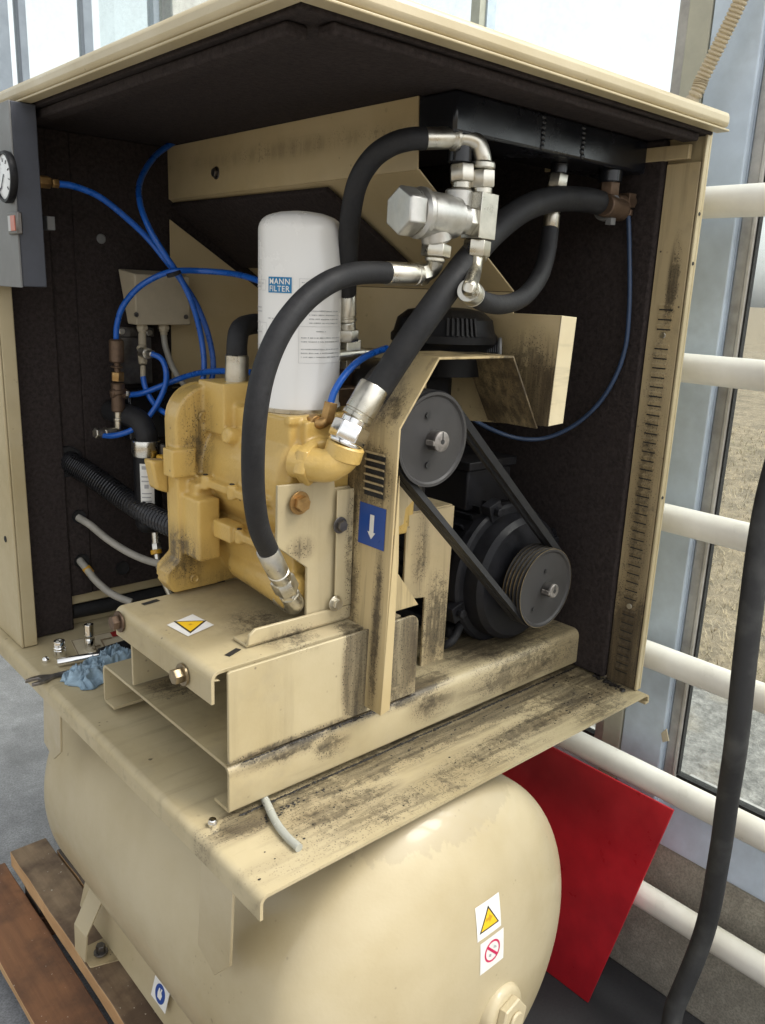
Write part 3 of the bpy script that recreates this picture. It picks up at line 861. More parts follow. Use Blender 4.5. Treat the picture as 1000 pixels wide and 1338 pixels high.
def grime_line(name, a, c, n_, spread, r0, r1, parent):
    """ragged bead of grease: many small flattened octahedral crumbs in one mesh"""
    a, c = Vector(a), Vector(c)
    vs, fs = [], []
    for i in range(n_):
        p = a.lerp(c, random.random()) + Vector((random.gauss(0, spread), random.gauss(0, spread * 0.4), 0))
        q = random.uniform(r0, r1)
        sx, sy, sz = q * random.uniform(0.8, 2.0), q * random.uniform(0.6, 1.4), q * random.uniform(0.25, 0.6)
        k = len(vs)
        ring = [(p.x + sx * math.cos(t * 1.0472), p.y + sy * math.sin(t * 1.0472) * random.uniform(0.8, 1.2), p.z) for t in range(6)]
        vs += ring + [(p.x, p.y, p.z + sz), (p.x, p.y, p.z - sz)]
        for t in range(6):
            fs.append((k + t, k + (t + 1) % 6, k + 6))
            fs.append((k + (t + 1) % 6, k + t, k + 7))
    me = bpy.data.meshes.new(name)
    me.from_pydata(vs, [], fs)
    me.materials.append(M['grease'])
    o = bpy.data.objects.new(name, me)
    col.objects.link(o)
    o.parent = parent
    if parent.type == 'EMPTY':
        o.location = -parent.location
    o['kind'] = 'stuff'
    return o
# oily crumbs lying on the plate
grime_line('oily_crumbs', (0.06, 0.118, 0.0004), (0.74, 0.118, 0.0004), 90, 0.012, 0.0005, 0.0015, base)
grime_line('oily_crumbs', (0.08, 0.112, 0.0004), (0.14, 0.118, 0.0004), 40, 0.008, 0.0006, 0.0020, base)
grime_line('oily_crumbs', (0.62, 0.05, 0.0004), (0.76, 0.07, 0.0004), 60, 0.03, 0.0005, 0.0016, base)
grime_line('oily_crumbs', (0.05, 0.05, 0.0004), (0.60, 0.05, 0.0004), 45, 0.05, 0.0005, 0.0014, base)
# ---- skid: inverted channel with returned flanges
yF, yB = 0.1375, 0.505
line = [(yF + 0.036, 0.0095), (yF + 0.004, 0.0095)] + arc(yF + 0.004, 0.0135, 0.004, 270, 180, 3) + arc(yF + 0.013, 0.061, 0.013, 180, 90, 6) + arc(yB - 0.013, 0.061, 0.013, 90, 0, 6) + arc(yB - 0.004, 0.0135, 0.004, 0, -90, 3) + [(yB - 0.036, 0.0095)]
b = MB()
b.strip(line, 'x', 0.046, 0.767, -0.0045)
skid = b.build('skid', 'cream_skid', cp_, bevel=0.0008, angle=45)
grime_line('joint_grease', (0.06, 0.1365, 0.0748), (0.36, 0.1365, 0.0748), 170, 0.0008, 0.0006, 0.0022, skid)
grime_line('joint_grease', (0.20, 0.134, 0.0745), (0.30, 0.134, 0.0745), 50, 0.003, 0.0008, 0.0028, skid)
grime_line('underside_grease_shade', (0.06, 0.1375, 0.0012), (0.76, 0.1375, 0.0012), 1000, 0.0018, 0.0006, 0.0018, skid)  # black crumbs fill the gap under the skid, standing in for its shadow
grime_line('corner_grease', (0.755, 0.03, 0.0012), (0.768, 0.10, 0.0012), 60, 0.003, 0.001, 0.004, skid)
# ---- upper mounting channel
zt = 0.200
line = [(0.030, 0.158), (0.030, zt - 0.012)] + arc(0.042, zt - 0.012, 0.012, 180, 90, 6)
b = MB()
line2 = line + [(0.335, zt)]
b.strip(line2, 'y', 0.150, 0.412, -0.0045)
mount = b.build('mounting_plate', 'cream_mount', cp_, bevel=0.0008, angle=45)
b = MB()
yw = 0.1385
fl = [(0.0465, 0.0765), (0.0465, zt - 0.002)] + [(0.050, zt)] + [(0.346, zt)] + arc(0.346, zt - 0.014, 0.014, 90, 0, 5)[1:] + [(0.360, 0.0765)]
b.prism(fl, 'y', yw, yw + 0.0045)
b.build('front_web', 'cream_mount', mount, bevel=0.001)
b = MB()
b.prism([(0.048, 0.0765), (0.048, zt - 0.005), (0.335, zt - 0.005), (0.335, 0.0765)], 'y', 0.402, 0.4065)
b.build('rear_web', 'cream_mount', mount, bevel=0.001)
bolt(mount, (0.0285, 0.2141, 0.1740), (-1, 0, 0), 0.0100, 0.015, 'bolt_brown')
bolt(mount, (0.0285, 0.3941, 0.1838), (-1, 0, 0), 0.0105, 0.013, 'bronze')
for p_, q_ in (((0.0695, 0.1788, 0.2005), (0.0915, 0.1877, 0.2005)), ((0.0637, 0.3950, 0.2005), (0.0891, 0.3988, 0.2005))):
    p_, q_ = Vector(p_), Vector(q_)
    d_ = (q_ - p_).normalized()
    n_ = Vector((-d_.y, d_.x, 0)) * 0.004
    MB().slab([p_ - n_, q_ - n_, q_ + n_, p_ + n_], 0.0005).build('slot', 'decal_black', mount)
# warning sticker on the plate
sq = [(0.0555, 0.3084, 0.2005), (0.1015, 0.3216, 0.2005), (0.1137, 0.2691, 0.2005), (0.0597, 0.2583, 0.2005)]
o_ = Vector(sq[0])
u_ = Vector(sq[1]) - o_
v_ = Vector(sq[3]) - o_
st = Sticker(o_, u_, v_)
st.n = Vector((0, 0, 1))
st.poly([(0, 0), (1, 0), (1, 1), (0, 1)], 'decal_white')
tri = [(0.0694, 0.3114, 0.2005), (0.1027, 0.2904, 0.2005), (0.0681, 0.2675, 0.2005)]
def uv(P):
    P = Vector(P) - o_
    A, B, C_ = u_.dot(u_), u_.dot(v_), v_.dot(v_)
    p1, p2 = P.dot(u_), P.dot(v_)
    det = A * C_ - B * B
    return ((p1 * C_ - p2 * B) / det, (p2 * A - p1 * B) / det)
t3 = [uv(p) for p in tri]
cc = (sum(p[0] for p in t3) / 3, sum(p[1] for p in t3) / 3)
st.poly([(cc[0] + (p[0] - cc[0]) * 1.12, cc[1] + (p[1] - cc[1]) * 1.12) for p in t3], 'decal_black')
st.poly([(cc[0] + (p[0] - cc[0]) * 0.9, cc[1] + (p[1] - cc[1]) * 0.9) for p in t3], 'decal_yellow')
st.poly([(cc[0] - 0.06, cc[1] - 0.03), (cc[0] + 0.05, cc[1] - 0.05), (cc[0] + 0.07, cc[1] + 0.03), (cc[0] - 0.03, cc[1] + 0.05)], 'amber')
st.build('warning_sticker', mount, 'worn white sticker with yellow triangle')

# angle bracket holding the air end
b = MB()
b.slab([(0.149, 0.187, 0.404), (0.148, 0.187, 0.325), (0.196, 0.187, 0.288), (0.196, 0.187, 0.215), (0.266, 0.187, 0.2035), (0.266, 0.187, 0.390), (0.240, 0.187, 0.390), (0.238, 0.187, 0.401)], -0.005)
ang = b.build('angle_bracket', 'cream_mount', cp_, bevel=0.001)
b = MB()
b.slab([(0.100, 0.180, 0.2045), (0.268, 0.180, 0.2045), (0.268, 0.180, 0.2225), (0.112, 0.180, 0.2245), (0.103, 0.180, 0.218)], -0.005)
b.slab([(0.100, 0.1825, 0.2012), (0.268, 0.1825, 0.2012), (0.268, 0.24, 0.2012), (0.100, 0.215, 0.2012)], 0.004)
b.build('foot_flange', 'cream_mount', ang, bevel=0.0012)
b = MB()
b.box(0.238, 0.2665, 0.1795, 0.1818, 0.2235, 0.388)
b.build('backing_strip', 'cream_mount', ang, bevel=0.0008)
bolt(ang, (0.1780, 0.1820, 0.3796), (0, -1, 0), 0.0105, 0.012, 'brass')
bolt(ang, (0.2425, 0.1790, 0.3408), (0, -1, 0), 0.0078, 0.009, 'darksteel')
bolt(ang, (0.2382, 0.1790, 0.2314), (0, -1, 0), 0.0075, 0.009, 'zinc')

# ---- air end casting: rough parts fused by a voxel remesh
b = MB()
fy0, fy1 = 0.398, 0.428
fl = arc(0.175, 0.452, 0.052, 180, 90, 8) + [(0.36, 0.504), (0.36, 0.30), (0.37, 0.21), (0.115, 0.205), (0.103, 0.222), (0.104, 0.238), (0.124, 0.255)]
b.prism([(x, z) for x, z in fl], 'y', fy0, fy1)
b.box(0.112, 0.15, 0.39, 0.418, 0.378, 0.418)                         # lug
b.rod((0.262, 0.425, 0.385), (0.262, 0.205, 0.385), 0.098, 0.014, 40)  # upper bore
b.rod((0.258, 0.425, 0.288), (0.258, 0.212, 0.288), 0.078, 0.012, 36)  # lower bore
b.box(0.185, 0.33, 0.215, 0.41, 0.43, 0.482)                          # filter head
b.box(0.200, 0.325, 0.200, 0.26, 0.36, 0.478)
b.box(0.168, 0.235, 0.345, 0.415, 0.44, 0.512)                        # outlet pad
b.rod((0.192, 0.20, 0.247), (0.205, 0.36, 0.25), 0.026, 0.006, 24)     # drain gallery
b.box(0.150, 0.20, 0.225, 0.41, 0.366, 0.378)                         # ribs
b.box(0.155, 0.21, 0.225, 0.41, 0.305, 0.317)
b.box(0.140, 0.17, 0.375, 0.41, 0.30, 0.37)
b.rod((0.225, 0.215, 0.43), (0.215, 0.185, 0.43), 0.027, 0.005, 24)   # outlet boss
b.box(0.29, 0.40, 0.20, 0.40, 0.30, 0.47)
b.box(0.130, 0.165, 0.352, 0.398, 0.262, 0.352)                       # buttress between flange and ribs
b.box(0.148, 0.172, 0.300, 0.345, 0.300, 0.325)
for yy in (0.37, 0.30, 0.245):                                        # bosses on the ribs
    b.rod((0.153, yy, 0.362), (0.153, yy, 0.383), 0.0075, 0.001, 14)
    b.rod((0.158, yy - 0.01, 0.301), (0.158, yy - 0.01, 0.322), 0.0070, 0.001, 14)
b.rod((0.185, 0.33, 0.44), (0.160, 0.33, 0.445), 0.012, 0.002, 18)
b.box(0.182, 0.33, 0.211, 0.222, 0.474, 0.4845)
air = b.build('air_end', 'yellow', cp_, angle=180)
for p_ in ((0.1525, 0.37, 0.3835), (0.1525, 0.30, 0.3835), (0.1525, 0.245, 0.3835), (0.1575, 0.29, 0.3225), (0.1575, 0.235, 0.3225)):
    MB().rod((p_[0], p_[1], p_[2] - 0.002), (p_[0], p_[1], p_[2] + 0.0006), 0.0035, 0.0004, 12).build('boss_hole', 'grease', air)
b = MB()
b.prism([(x + 0.008, z + 0.001) for x, z in fl], 'y', 0.4325, 0.448)
b.build('rear_flange', 'yellow', air, bevel=0.003)
rm = air.modifiers.new('remesh', 'REMESH')
rm.mode = 'VOXEL'
rm.voxel_size = 0.0024
rm.use_smooth_shade = True
sm = air.modifiers.new('smooth', 'SMOOTH')
sm.factor = 0.5
sm.iterations = 4
b = MB()
b.slab([(0.0998, 0.4300, 0.3981), (0.1292, 0.4300, 0.3950), (0.1278, 0.4300, 0.3465), (0.1077, 0.4300, 0.3548)], 0.025)
b.build('lug', 'yellow', air, bevel=0.004)
for p_ in ((0.1641, 0.3935, 0.4606), (0.1399, 0.3935, 0.4026), (0.1457, 0.3935, 0.2230)):
    MB().lathe([(0.0072, 0.0), (0.0072, 0.003), (0.0055, 0.0038), (0.004, 0.0025)], Vector(p_) + Vector((0, 0.003, 0)), (0, -1, 0), 16).build('flange_plug', 'yellow', air)
# outlet on top of the casting: sleeve and black elbow
s0, s1 = Vector((0.2067, 0.3750, 0.4951)), Vector((0.2083, 0.3750, 0.5486))
slv = MB().rod(s0 - Vector((0, 0, 0.004)), s1, 0.0165, 0.002, 28).build('hose_sleeve', 'zinc', air)
MB().rod(s0 - Vector((0, 0, 0.008)), s0 + Vector((0, 0, 0.002)), 0.020, 0.002, 28).build('sleeve_collar', 'bronze', air)
b = MB()
b.tube([s1 - Vector((0, 0, 0.01)), s1 + Vector((0, 0, 0.014)), s1 + Vector((0.012, 0.010, 0.034)), s1 + Vector((0.045, 0.03, 0.040)), s1 + Vector((0.10, 0.06, 0.040))], 0.0145, 18)
b.build('rubber_elbow', 'rubber', air)
# yellow delivery elbow
e0 = Vector((0.1830, 0.1950, 0.4300))
b = MB()
b.tube([(0.1867, 0.2050, 0.4288), (0.1961, 0.1850, 0.4275), (0.2087, 0.1650, 0.4277), (0.2226, 0.1550, 0.4379), (0.2271, 0.1520, 0.4516)], 0.0215, 20)
el = b.build('delivery_elbow', 'yellow', air)
MB().hexa((0.1941, 0.1970, 0.4275), (0.2011, 0.1820, 0.4265), 0.0285).build('hex_collar', 'yellow', el, bevel=0.0008)
MB().rod((0.2235, 0.1560, 0.4357), (0.2282, 0.1520, 0.4554), 0.0245, 0.002, 24).build('elbow_end', 'yellow', el)
# brass elbow for the thin tube
br0 = Vector((0.2186, 0.2050, 0.4747))
b = MB()
b.rod(br0 + Vector((0.0, 0.02, 0)), br0 + Vector((0, -0.004, 0)), 0.010, 0.001)
b.hexa(br0 + Vector((0.0, 0.008, 0)), br0 + Vector((0, -0.003, 0)), 0.0115)
b.tube([br0, (0.2246, 0.2000, 0.4750), (0.2329, 0.1980, 0.4796)], 0.0075, 14)
b.hexa((0.2318, 0.1980, 0.4757), (0.2385, 0.1980, 0.5010), 0.0095)
b.build('brass_elbow', 'brass', air, bevel=0.0004)
# manifold block behind the filter
b = MB()
b.box(0.335, 0.42, 0.30, 0.38, 0.47, 0.53)
man = b.build('manifold_block', 'bronze', air, bevel=0.003)

# ---- oil filter
FX, FY, FB, FT, FR = 0.2465, 0.28, 0.4845, 0.7375, 0.0555
prof = [(FR - 0.004, 0.0), (FR + 0.0008, 0.001), (FR + 0.0012, 0.006), (FR - 0.0005, 0.009), (FR - 0.0005, 0.228)] + [(FR - 0.0005 - 0.020 * (1 - math.cos(R(a))), 0.228 + 0.020 * math.sin(R(a))) for a in range(12, 73, 12)] + [(0.030, 0.2505), (0.015, 0.2525), (0.0, 0.253)]
filt = MB().lathe(prof, (FX, FY, FB), (0, 0, 1), 64).build('oil_filter', 'white_paint', cp_, angle=50, label='tall white spin-on oil filter canister')
MB().lathe([(FR - 0.003, -0.003), (FR + 0.0015, -0.002), (FR + 0.0016, 0.0035), (FR - 0.001, 0.004)], (FX, FY, FB), (0, 0, 1), 64).build('rim', 'zinc', filt)
PH0 = math.atan2((-0.42392, -0.64157, 0.64240)[1] - FY, (-0.42392, -0.64157, 0.64240)[0] - FX)
def cyl_warp(u, v, h):
    a = PH0 + u / FR
    return Vector((FX + (FR + h - 0.0003) * math.cos(a), FY + (FR + h - 0.0003) * math.sin(a), FB + v))
def cpoly(st, u0, u1, v0, v1, mat, n=8):
    bot = [(u0 + (u1 - u0) * i / n, v0) for i in range(n + 1)]
    top = [(u1 - (u1 - u0) * i / n, v1) for i in range(n + 1)]
    m_ = mat
    if m_ not in st.mats:
        st.mats.append(m_)
    st.mb.mi = st.mats.index(m_)
    st.k += 1
    h = 0.00035 + 0.00010 * min(st.k, 3)
    A = [st.mb.bm.verts.new(cyl_warp(*p, h)) for p in bot]
    B = [st.mb.bm.verts.new(cyl_warp(p[0], v1, h)) for p in bot]
    for i in range(n):
        st.mb.face([A[i], A[i + 1], B[i + 1], B[i]])
ku = -0.0265
st = Sticker((0, 0, 0), (1, 0, 0), (0, 0, 1), cyl_warp)
cpoly(st, ku - 0.0185, ku + 0.0165, 0.1500, 0.1705, 'decal_white')
cpoly(st, ku - 0.0180, ku + 0.0160, 0.1505, 0.1700, 'label_blue')
lab = st.build('brand_label', filt, 'teal blue label with white lettering')

def text_mesh(body, size, bold=0.0):
    cu = bpy.data.curves.new('lettering', 'FONT')
    cu.body = body
    cu.size = size
    cu.offset = bold
    cu.space_character = 1.12
    cu.resolution_u = 3
    cu.align_x = 'CENTER'
    t = bpy.data.objects.new('lettering', cu)
    col.objects.link(t)
    bpy.context.view_layer.update()
    me = bpy.data.meshes.new_from_object(t.evaluated_get(bpy.context.evaluated_depsgraph_get()))
    bpy.data.objects.remove(t)
    return me

for body, v0, wd in (('MANN', 0.1612, 0.0290), ('FILTER', 0.1524, 0.0290)):
    me = text_mesh(body, 0.0098, 0.0001)
    xs = [v.co.x for v in me.vertices]
    w0 = max(xs) - min(xs)
    cxm = (max(xs) + min(xs)) / 2
    for v in me.vertices:
        p = cyl_warp(ku - 0.001 + (v.co.x - cxm) * wd / w0, v0 + v.co.y, 0.0008)
        v.co = p
    me.materials.clear()
    me.materials.append(M['decal_white'])
    t = bpy.data.objects.new('lettering', me)
    col.objects.link(t)
    t.parent = lab
    t.parent = filt
# fine print: boxes and rows of tiny marks too small to read
st = Sticker((0, 0, 0), (1, 0, 0), (0, 0, 1), cyl_warp)
def outline(u0, u1, v0, v1, t=0.00035):
    cpoly(st, u0, u1, v1 - t, v1, 'print_line')
    cpoly(st, u0, u1, v0, v0 + t, 'print_line')
    cpoly(st, u0, u0 + t, v0, v1, 'print_line', 1)
    cpoly(st, u1 - t, u1, v0, v1, 'print_line', 1)
def rowmarks(u0, u1, v, hgt=0.0016):
    u = u0
    while u < u1:
        w = random.uniform(0.0006, 0.0017)
        cpoly(st, u, min(u + w, u1), v + random.uniform(0, 0.0003), v + hgt * random.uniform(0.75, 1.0), 'print_grey' if random.random() < 0.5 else 'print_line', 1)
        u += w + (0.0004 if random.random() < 0.8 else 0.0018)
outline(-0.001, 0.075, 0.1545, 0.1690)
rowmarks(0.002, 0.045, 0.1635)
rowmarks(0.002, 0.038, 0.1585)
rowmarks(0.0, 0.012, 0.1480)
outline(-0.001, 0.076, 0.064, 0.1105)
for v in (0.0955, 0.0905, 0.0810, 0.0760, 0.0710):
    rowmarks(0.002, 0.066, v)
rowmarks(0.022, 0.036, 0.1035)
for v in (0.1290, 0.1240, 0.1190, 0.1140):
    rowmarks(0.012, 0.060, v)
rowmarks(-0.045, -0.020, 0.1180)
outline(-0.105, -0.050, 0.1530, 0.1660)
rowmarks(-0.085, -0.055, 0.1610)
rowmarks(-0.085, -0.058, 0.1570)
outline(-0.105, -0.048, 0.066, 0.1130)
for v in (0.131, 0.126, 0.1, 0.083, 0.078, 0.073):
    rowmarks(-0.090, -0.058, v)
st.build('fine_print', filt)

# ---- belt drive
UC = Vector((0.3448, 0.1140, 0.4561))
LC = Vector((0.6219, 0.1140, 0.1896))
RU, RL = 0.0630, 0.0660
ya, yb = 0.114, 0.150
def pulley(c, r, hub_r, name, grooves):
    prof = [(hub_r, 0.002), (r * 0.90, 0.0025), (r * 0.94, 0.0), (r, 0.0)]
    w = yb - ya
    for k in range(grooves):
        g0 = w * (k + 0.15) / grooves
        g1 = w * (k + 0.85) / grooves
        prof += [(r, g0), (r - 0.008, (g0 + g1) / 2 - 0.0008), (r - 0.008, (g0 + g1) / 2 + 0.0008), (r, g1)]
    prof += [(r, w), (hub_r, w)]
    b = MB().lathe(prof, (c.x, ya, c.z), (0, 1, 0), 64)
    return b.build(name, 'iron', cp_, angle=25)
up_ = pulley(UC, RU, 0.012, 'upper_pulley', 3)
lo_ = pulley(LC, RL, 0.012, 'lower_pulley', 5)
for k in range(5):
    w_ = yb - ya
    for g_ in ((k + 0.06) / 5, (k + 0.93) / 5):
        MB().lathe([(RL - 0.0006, -0.0005), (RL + 0.0003, -0.0004), (RL + 0.0003, 0.0004), (RL - 0.0006, 0.0005)], (LC.x, ya + w_ * g_, LC.z), (0, 1, 0), 64, cap=False).build('groove_rim', 'bolt_brown', lo_)
# hubs: taper bush with slit and key
for c, pl, hr, hx in ((UC, up_, 0.0135, -0.004), (LC, lo_, 0.0115, 0.004)):
    b = MB()
    b.rod((c.x, ya + 0.006, c.z), (c.x, ya - 0.014, c.z), hr * 0.98, 0.001, 28)
    hb = b.build('hub', 'darksteel', pl)
    b = MB()
    b.lathe([(0.0035, 0.0), (hr * 0.86, 0.0), (hr, 0.0012), (hr, 0.004)], (c.x, ya - 0.0165, c.z), (0, 1, 0), 28)
    b.box(c.x - hr * 1.0 - 0.003, c.x - hr * 0.8, ya - 0.0155, ya - 0.002, c.z - 0.004, c.z + 0.002)
    b.build('taper_bush', 'bush', pl)
    MB().box(c.x - 0.0006, c.x + 0.0006, ya - 0.0170, ya - 0.0163, c.z + 0.001, c.z + hr * 0.95).build('slit', 'decal_black', pl)
    MB().lathe([(0.0, 0.0), (0.0034, 0.0), (0.0034, 0.003)], (c.x, ya - 0.0169, c.z), (0, 1, 0), 16).build('centre_hole', 'decal_black', pl)
for dx, dz in ((-0.012, 0.033), (-0.008, -0.033)):
    MB().lathe([(0.0, 0.0), (0.0042, 0.0), (0.0042, 0.002)], (UC.x + dx, ya - 0.0004, UC.z + dz), (0, 1, 0), 14).build('puller_hole', 'decal_black', up_)
for dx, dz in ((-0.028, -0.030), (-0.004, 0.030)):
    MB().lathe([(0.0, 0.0), (0.0034, 0.0), (0.0034, 0.002)], (LC.x + dx, ya - 0.0004, LC.z + dz), (0, 1, 0), 14).build('puller_hole', 'decal_black', lo_)
# belt
d = Vector((LC.x - UC.x, LC.z - UC.z))
D = d.length
base_a = math.atan2(d.y, d.x)
def loop(ru, rl, n=28):
    off = math.acos((ru - rl) / D)
    pts = []
    a0, a1 = base_a + off, base_a + 2 * math.pi - off
    for i in range(n + 1):
        a = a0 + (a1 - a0) * i / n
        pts.append((UC.x + ru * math.cos(a), UC.z + ru * math.sin(a)))
    a0, a1 = base_a - off, base_a + off
    for i in range(n + 1):
        a = a0 + (a1 - a0) * i / n
        pts.append((LC.x + rl * math.cos(a), LC.z + rl * math.sin(a)))
    return pts
b = MB()
for y0, y1 in ((0.1185, 0.1315), (0.1335, 0.1465)):
    po, pi_ = loop(RU + 0.0018, RL + 0.0018), loop(RU - 0.0075, RL - 0.0075)
    m_ = len(po)
    rings = []
    for i in range(m_):
        dx_, dz_ = po[i], pi_[i]
        rings.append([(po[i][0], y0, po[i][1]), (po[i][0], y1, po[i][1]), (pi_[i][0], y1 - 0.003, pi_[i][1]), (pi_[i][0], y0 + 0.003, pi_[i][1])])
    b.rings(rings, close=True)
b.build('drive_belt', 'belt', cp_, angle=40)
MB().rod((UC.x, 0.14, UC.z), (UC.x, 0.24, UC.z), 0.016, 0.001).build('rotor_shaft', 'darksteel', air)

# ---- belt guard
gy0, gy1 = 0.105, 0.200
G0, G1, G2, G3, G4 = (0.2621, 0.1050, 0.0867), (0.2737, 0.1050, 0.4782), (0.3370, 0.1050, 0.5641), (0.4843, 0.1050, 0.5631), (0.5513, 0.1050, 0.4577)
gpts = [(q[0], q[2]) for q in (G1, G2, G3, G4)]
line = [(G0[0], G0[2])] + gpts
b = MB()
b.strip(line, 'y', gy0, gy1, -0.003)
b.slab([(G0[0] - 0.001, gy0 + 0.0005, G0[2]), (G0[0] + 0.016, gy0 + 0.0005, G0[2] + 0.004), (G0[0] + 0.020, gy0 + 0.0005, 0.30), (G1[0] + 0.003, gy0 + 0.0005, G1[2] - 0.06)], 0.002)
guard = b.build('belt_guard', 'cream_guard', cp_, bevel=0.0006)
# louvre slots in the left sheet
for i in range(6):
    c_ = Vector((0.2700, 0.1448, 0.4358)) + Vector((0, 0, -0.0098 * i))
    c_.x = G0[0] + (c_.z - G0[2]) * ((G1[0] - G0[0]) / (G1[2] - G0[2]))
    b = MB()
    b.obox(c_ + Vector((-0.0006, 0, 0)), (0.0008, 0, 0), (0, 0.018, 0), (0, 0, 0.0036))
    s_ = b.build('louvre_slot', 'gasket', guard)
    b = MB()
    b.obox(c_ + Vector((-0.0022, 0, 0.0042)), (0.0012, 0, -0.0010), (0, 0.0185, 0), (0.0002, 0, 0.0008))
    b.build('louvre_lip', 'cream_dirty', guard)
# direction arrow sticker
aq = [(0.2675, 0.1708, 0.3705), (0.2675, 0.1186, 0.3676), (0.2665, 0.1174, 0.3166), (0.2665, 0.1700, 0.3145)]
yR = (aq[1][1] + aq[2][1]) / 2 - 0.0
yL = (aq[0][1] + aq[3][1]) / 2
zc_ = (aq[0][2] + aq[2][2]) / 2
wS, hS = abs(yL - yR), abs(aq[0][2] - aq[3][2])
def gx(z):
    return G0[0] + (z - G0[2]) * ((G1[0] - G0[0]) / (G1[2] - G0[2]))
st = Sticker((0, 0, 0), (1, 0, 0), (0, 0, 1), lambda u, v, h: Vector((gx(zc_ + v) - h - 0.0005, (yL + yR) / 2 - u, zc_ + v)))
st.poly([(-wS / 2, -hS / 2), (wS / 2, -hS / 2), (wS / 2, hS / 2), (-wS / 2, hS / 2)], 'decal_blue')
aw = 0.0042
st.poly([(-aw, hS * .27), (-aw, -hS * .15), (-aw * 1.9, -hS * .15), (0, -hS * .32), (aw * 1.9, -hS * .15), (aw, -hS * .15), (aw, hS * .27)], 'decal_white')
st.build('arrow_sticker', guard, 'blue sticker with white arrow pointing down')
# back plate of the guard and mounting brackets
b = MB()
b.slab([(0.273, 0.1985, 0.25), (0.276, 0.1985, 0.470), (0.340, 0.1985, 0.556), (0.41, 0.1985, 0.556), (0.41, 0.1985, 0.42), (0.35, 0.1985, 0.36), (0.345, 0.1985, 0.30), (0.345, 0.1985, 0.25)], 0.003)
b.build('back_plate', 'cream_guard', guard, bevel=0.0006)
b = MB()
b.slab([(0.3189, 0.1850, 0.4335), (0.3480, 0.1850, 0.4199), (0.3891, 0.1850, 0.3800), (0.3830, 0.1850, 0.3582), (0.3643, 0.1850, 0.3450), (0.3612, 0.1850, 0.3228), (0.3438, 0.1850, 0.3177), (0.3243, 0.1850, 0.3297)], -0.004)
b.build('hook_bracket', 'cream_dirty', guard, bevel=0.0008)
b = MB()
b.slab([(0.386, 0.2, 0.328), (0.486, 0.2, 0.328), (0.482, 0.2, 0.068), (0.432, 0.2, 0.068), (0.432, 0.2, 0.19), (0.386, 0.2, 0.196)], 0.004)
b.slab([(0.386, 0.2045, 0.3265), (0.486, 0.2045, 0.3265), (0.486, 0.26, 0.3265), (0.386, 0.26, 0.3265)], 0.003)
b.build('support_bracket', 'cream_dirty', cp_, bevel=0.0008)
b = MB()
b.slab([(0.325, 0.16, 0.205), (0.375, 0.16, 0.205), (0.325, 0.16, 0.27)], 0.004)
b.build('gusset', 'cream_guard', mount, bevel=0.0006)
b = MB()
b.rod((0.41, 0.24, 0.44), (0.41, 0.24, 0.32), 0.035, 0.004)
b.rod((0.39, 0.255, 0.50), (0.41, 0.36, 0.50), 0.045, 0.004)
b.build('bearing_housing', 'darksteel', air)

# ---- electric motor
MX, MZ = LC.x + 0.012, LC.z - 0.004
prof = [(0.02, 0.150), (0.045, 0.150), (0.055, 0.165), (0.098, 0.172), (0.106, 0.180), (0.108, 0.192), (0.108, 0.206), (0.118, 0.208), (0.122, 0.212), (0.122, 0.226), (0.116, 0.230), (0.108, 0.232), (0.108, 0.56), (0.10, 0.60), (0.06, 0.605)]
motor = MB().lathe([(r, t) for r, t in prof], (MX, 0.0, MZ), (0, 1, 0), 56).build('electric_motor', 'motor_black', cp_, angle=30)
MB().rod((LC.x, 0.14, LC.z), (MX, 0.16, MZ), 0.015, 0.001).build('shaft', 'darksteel', motor)
fin = None
for k in range(30):
    a = 2 * math.pi * k / 30
    u_ = Vector((math.cos(a), 0, math.sin(a)))
    w_ = Vector((-u_.z, 0, u_.x))
    b = MB()
    b.obox(Vector((MX, 0.40, MZ)) + u_ * 0.113, u_ * 0.008, (0, 0.155, 0), w_ * 0.0018)
    b.build('cooling_fin', 'motor_black', motor)
for a in (110, 200, 290, 20):
    u_ = Vector((math.cos(R(a)), 0, math.sin(R(a))))
    p_ = Vector((MX, 0.206, MZ)) + u_ * 0.124
    w_ = Vector((-u_.z, 0, u_.x))
    b = MB()
    b.obox(p_ + Vector((0, 0.008, 0)), u_ * 0.014, (0, 0.010, 0), w_ * 0.014)
    b.hexa(p_ + Vector((0, -0.002, 0)), p_ + Vector((0, -0.012, 0)), 0.008)
    b.build('end_shield_lug', 'motor_black', motor, bevel=0.001)
b = MB()
b.box(MX - 0.055, MX + 0.055, 0.26, 0.40, MZ + 0.105, MZ + 0.175)
tb = b.build('terminal_box', 'motor_black', motor, bevel=0.004)
MB().box(MX - 0.060, MX + 0.060, 0.253, 0.407, MZ + 0.1755, MZ + 0.185).build('lid', 'motor_black', tb, bevel=0.002) if False else None
b = MB()
b.box(MX - 0.060, MX + 0.060, 0.253, 0.407, MZ + 0.1755, MZ + 0.19)
b.build('terminal_lid', 'motor_black', motor, bevel=0.002)
b = MB()
b.box(MX - 0.10, MX + 0.10, 0.24, 0.56, 0.0795, MZ - 0.085)
b.build('motor_foot', 'motor_black', motor, bevel=0.004)
b = MB()
b.tube([(0.5691, 0.2400, 0.1339), (0.5404, 0.2200, 0.1128), (0.5097, 0.2100, 0.0928), (0.4954, 0.2300, 0.0785)], 0.007, 12)
b.build('motor_cable', 'rubber', motor)

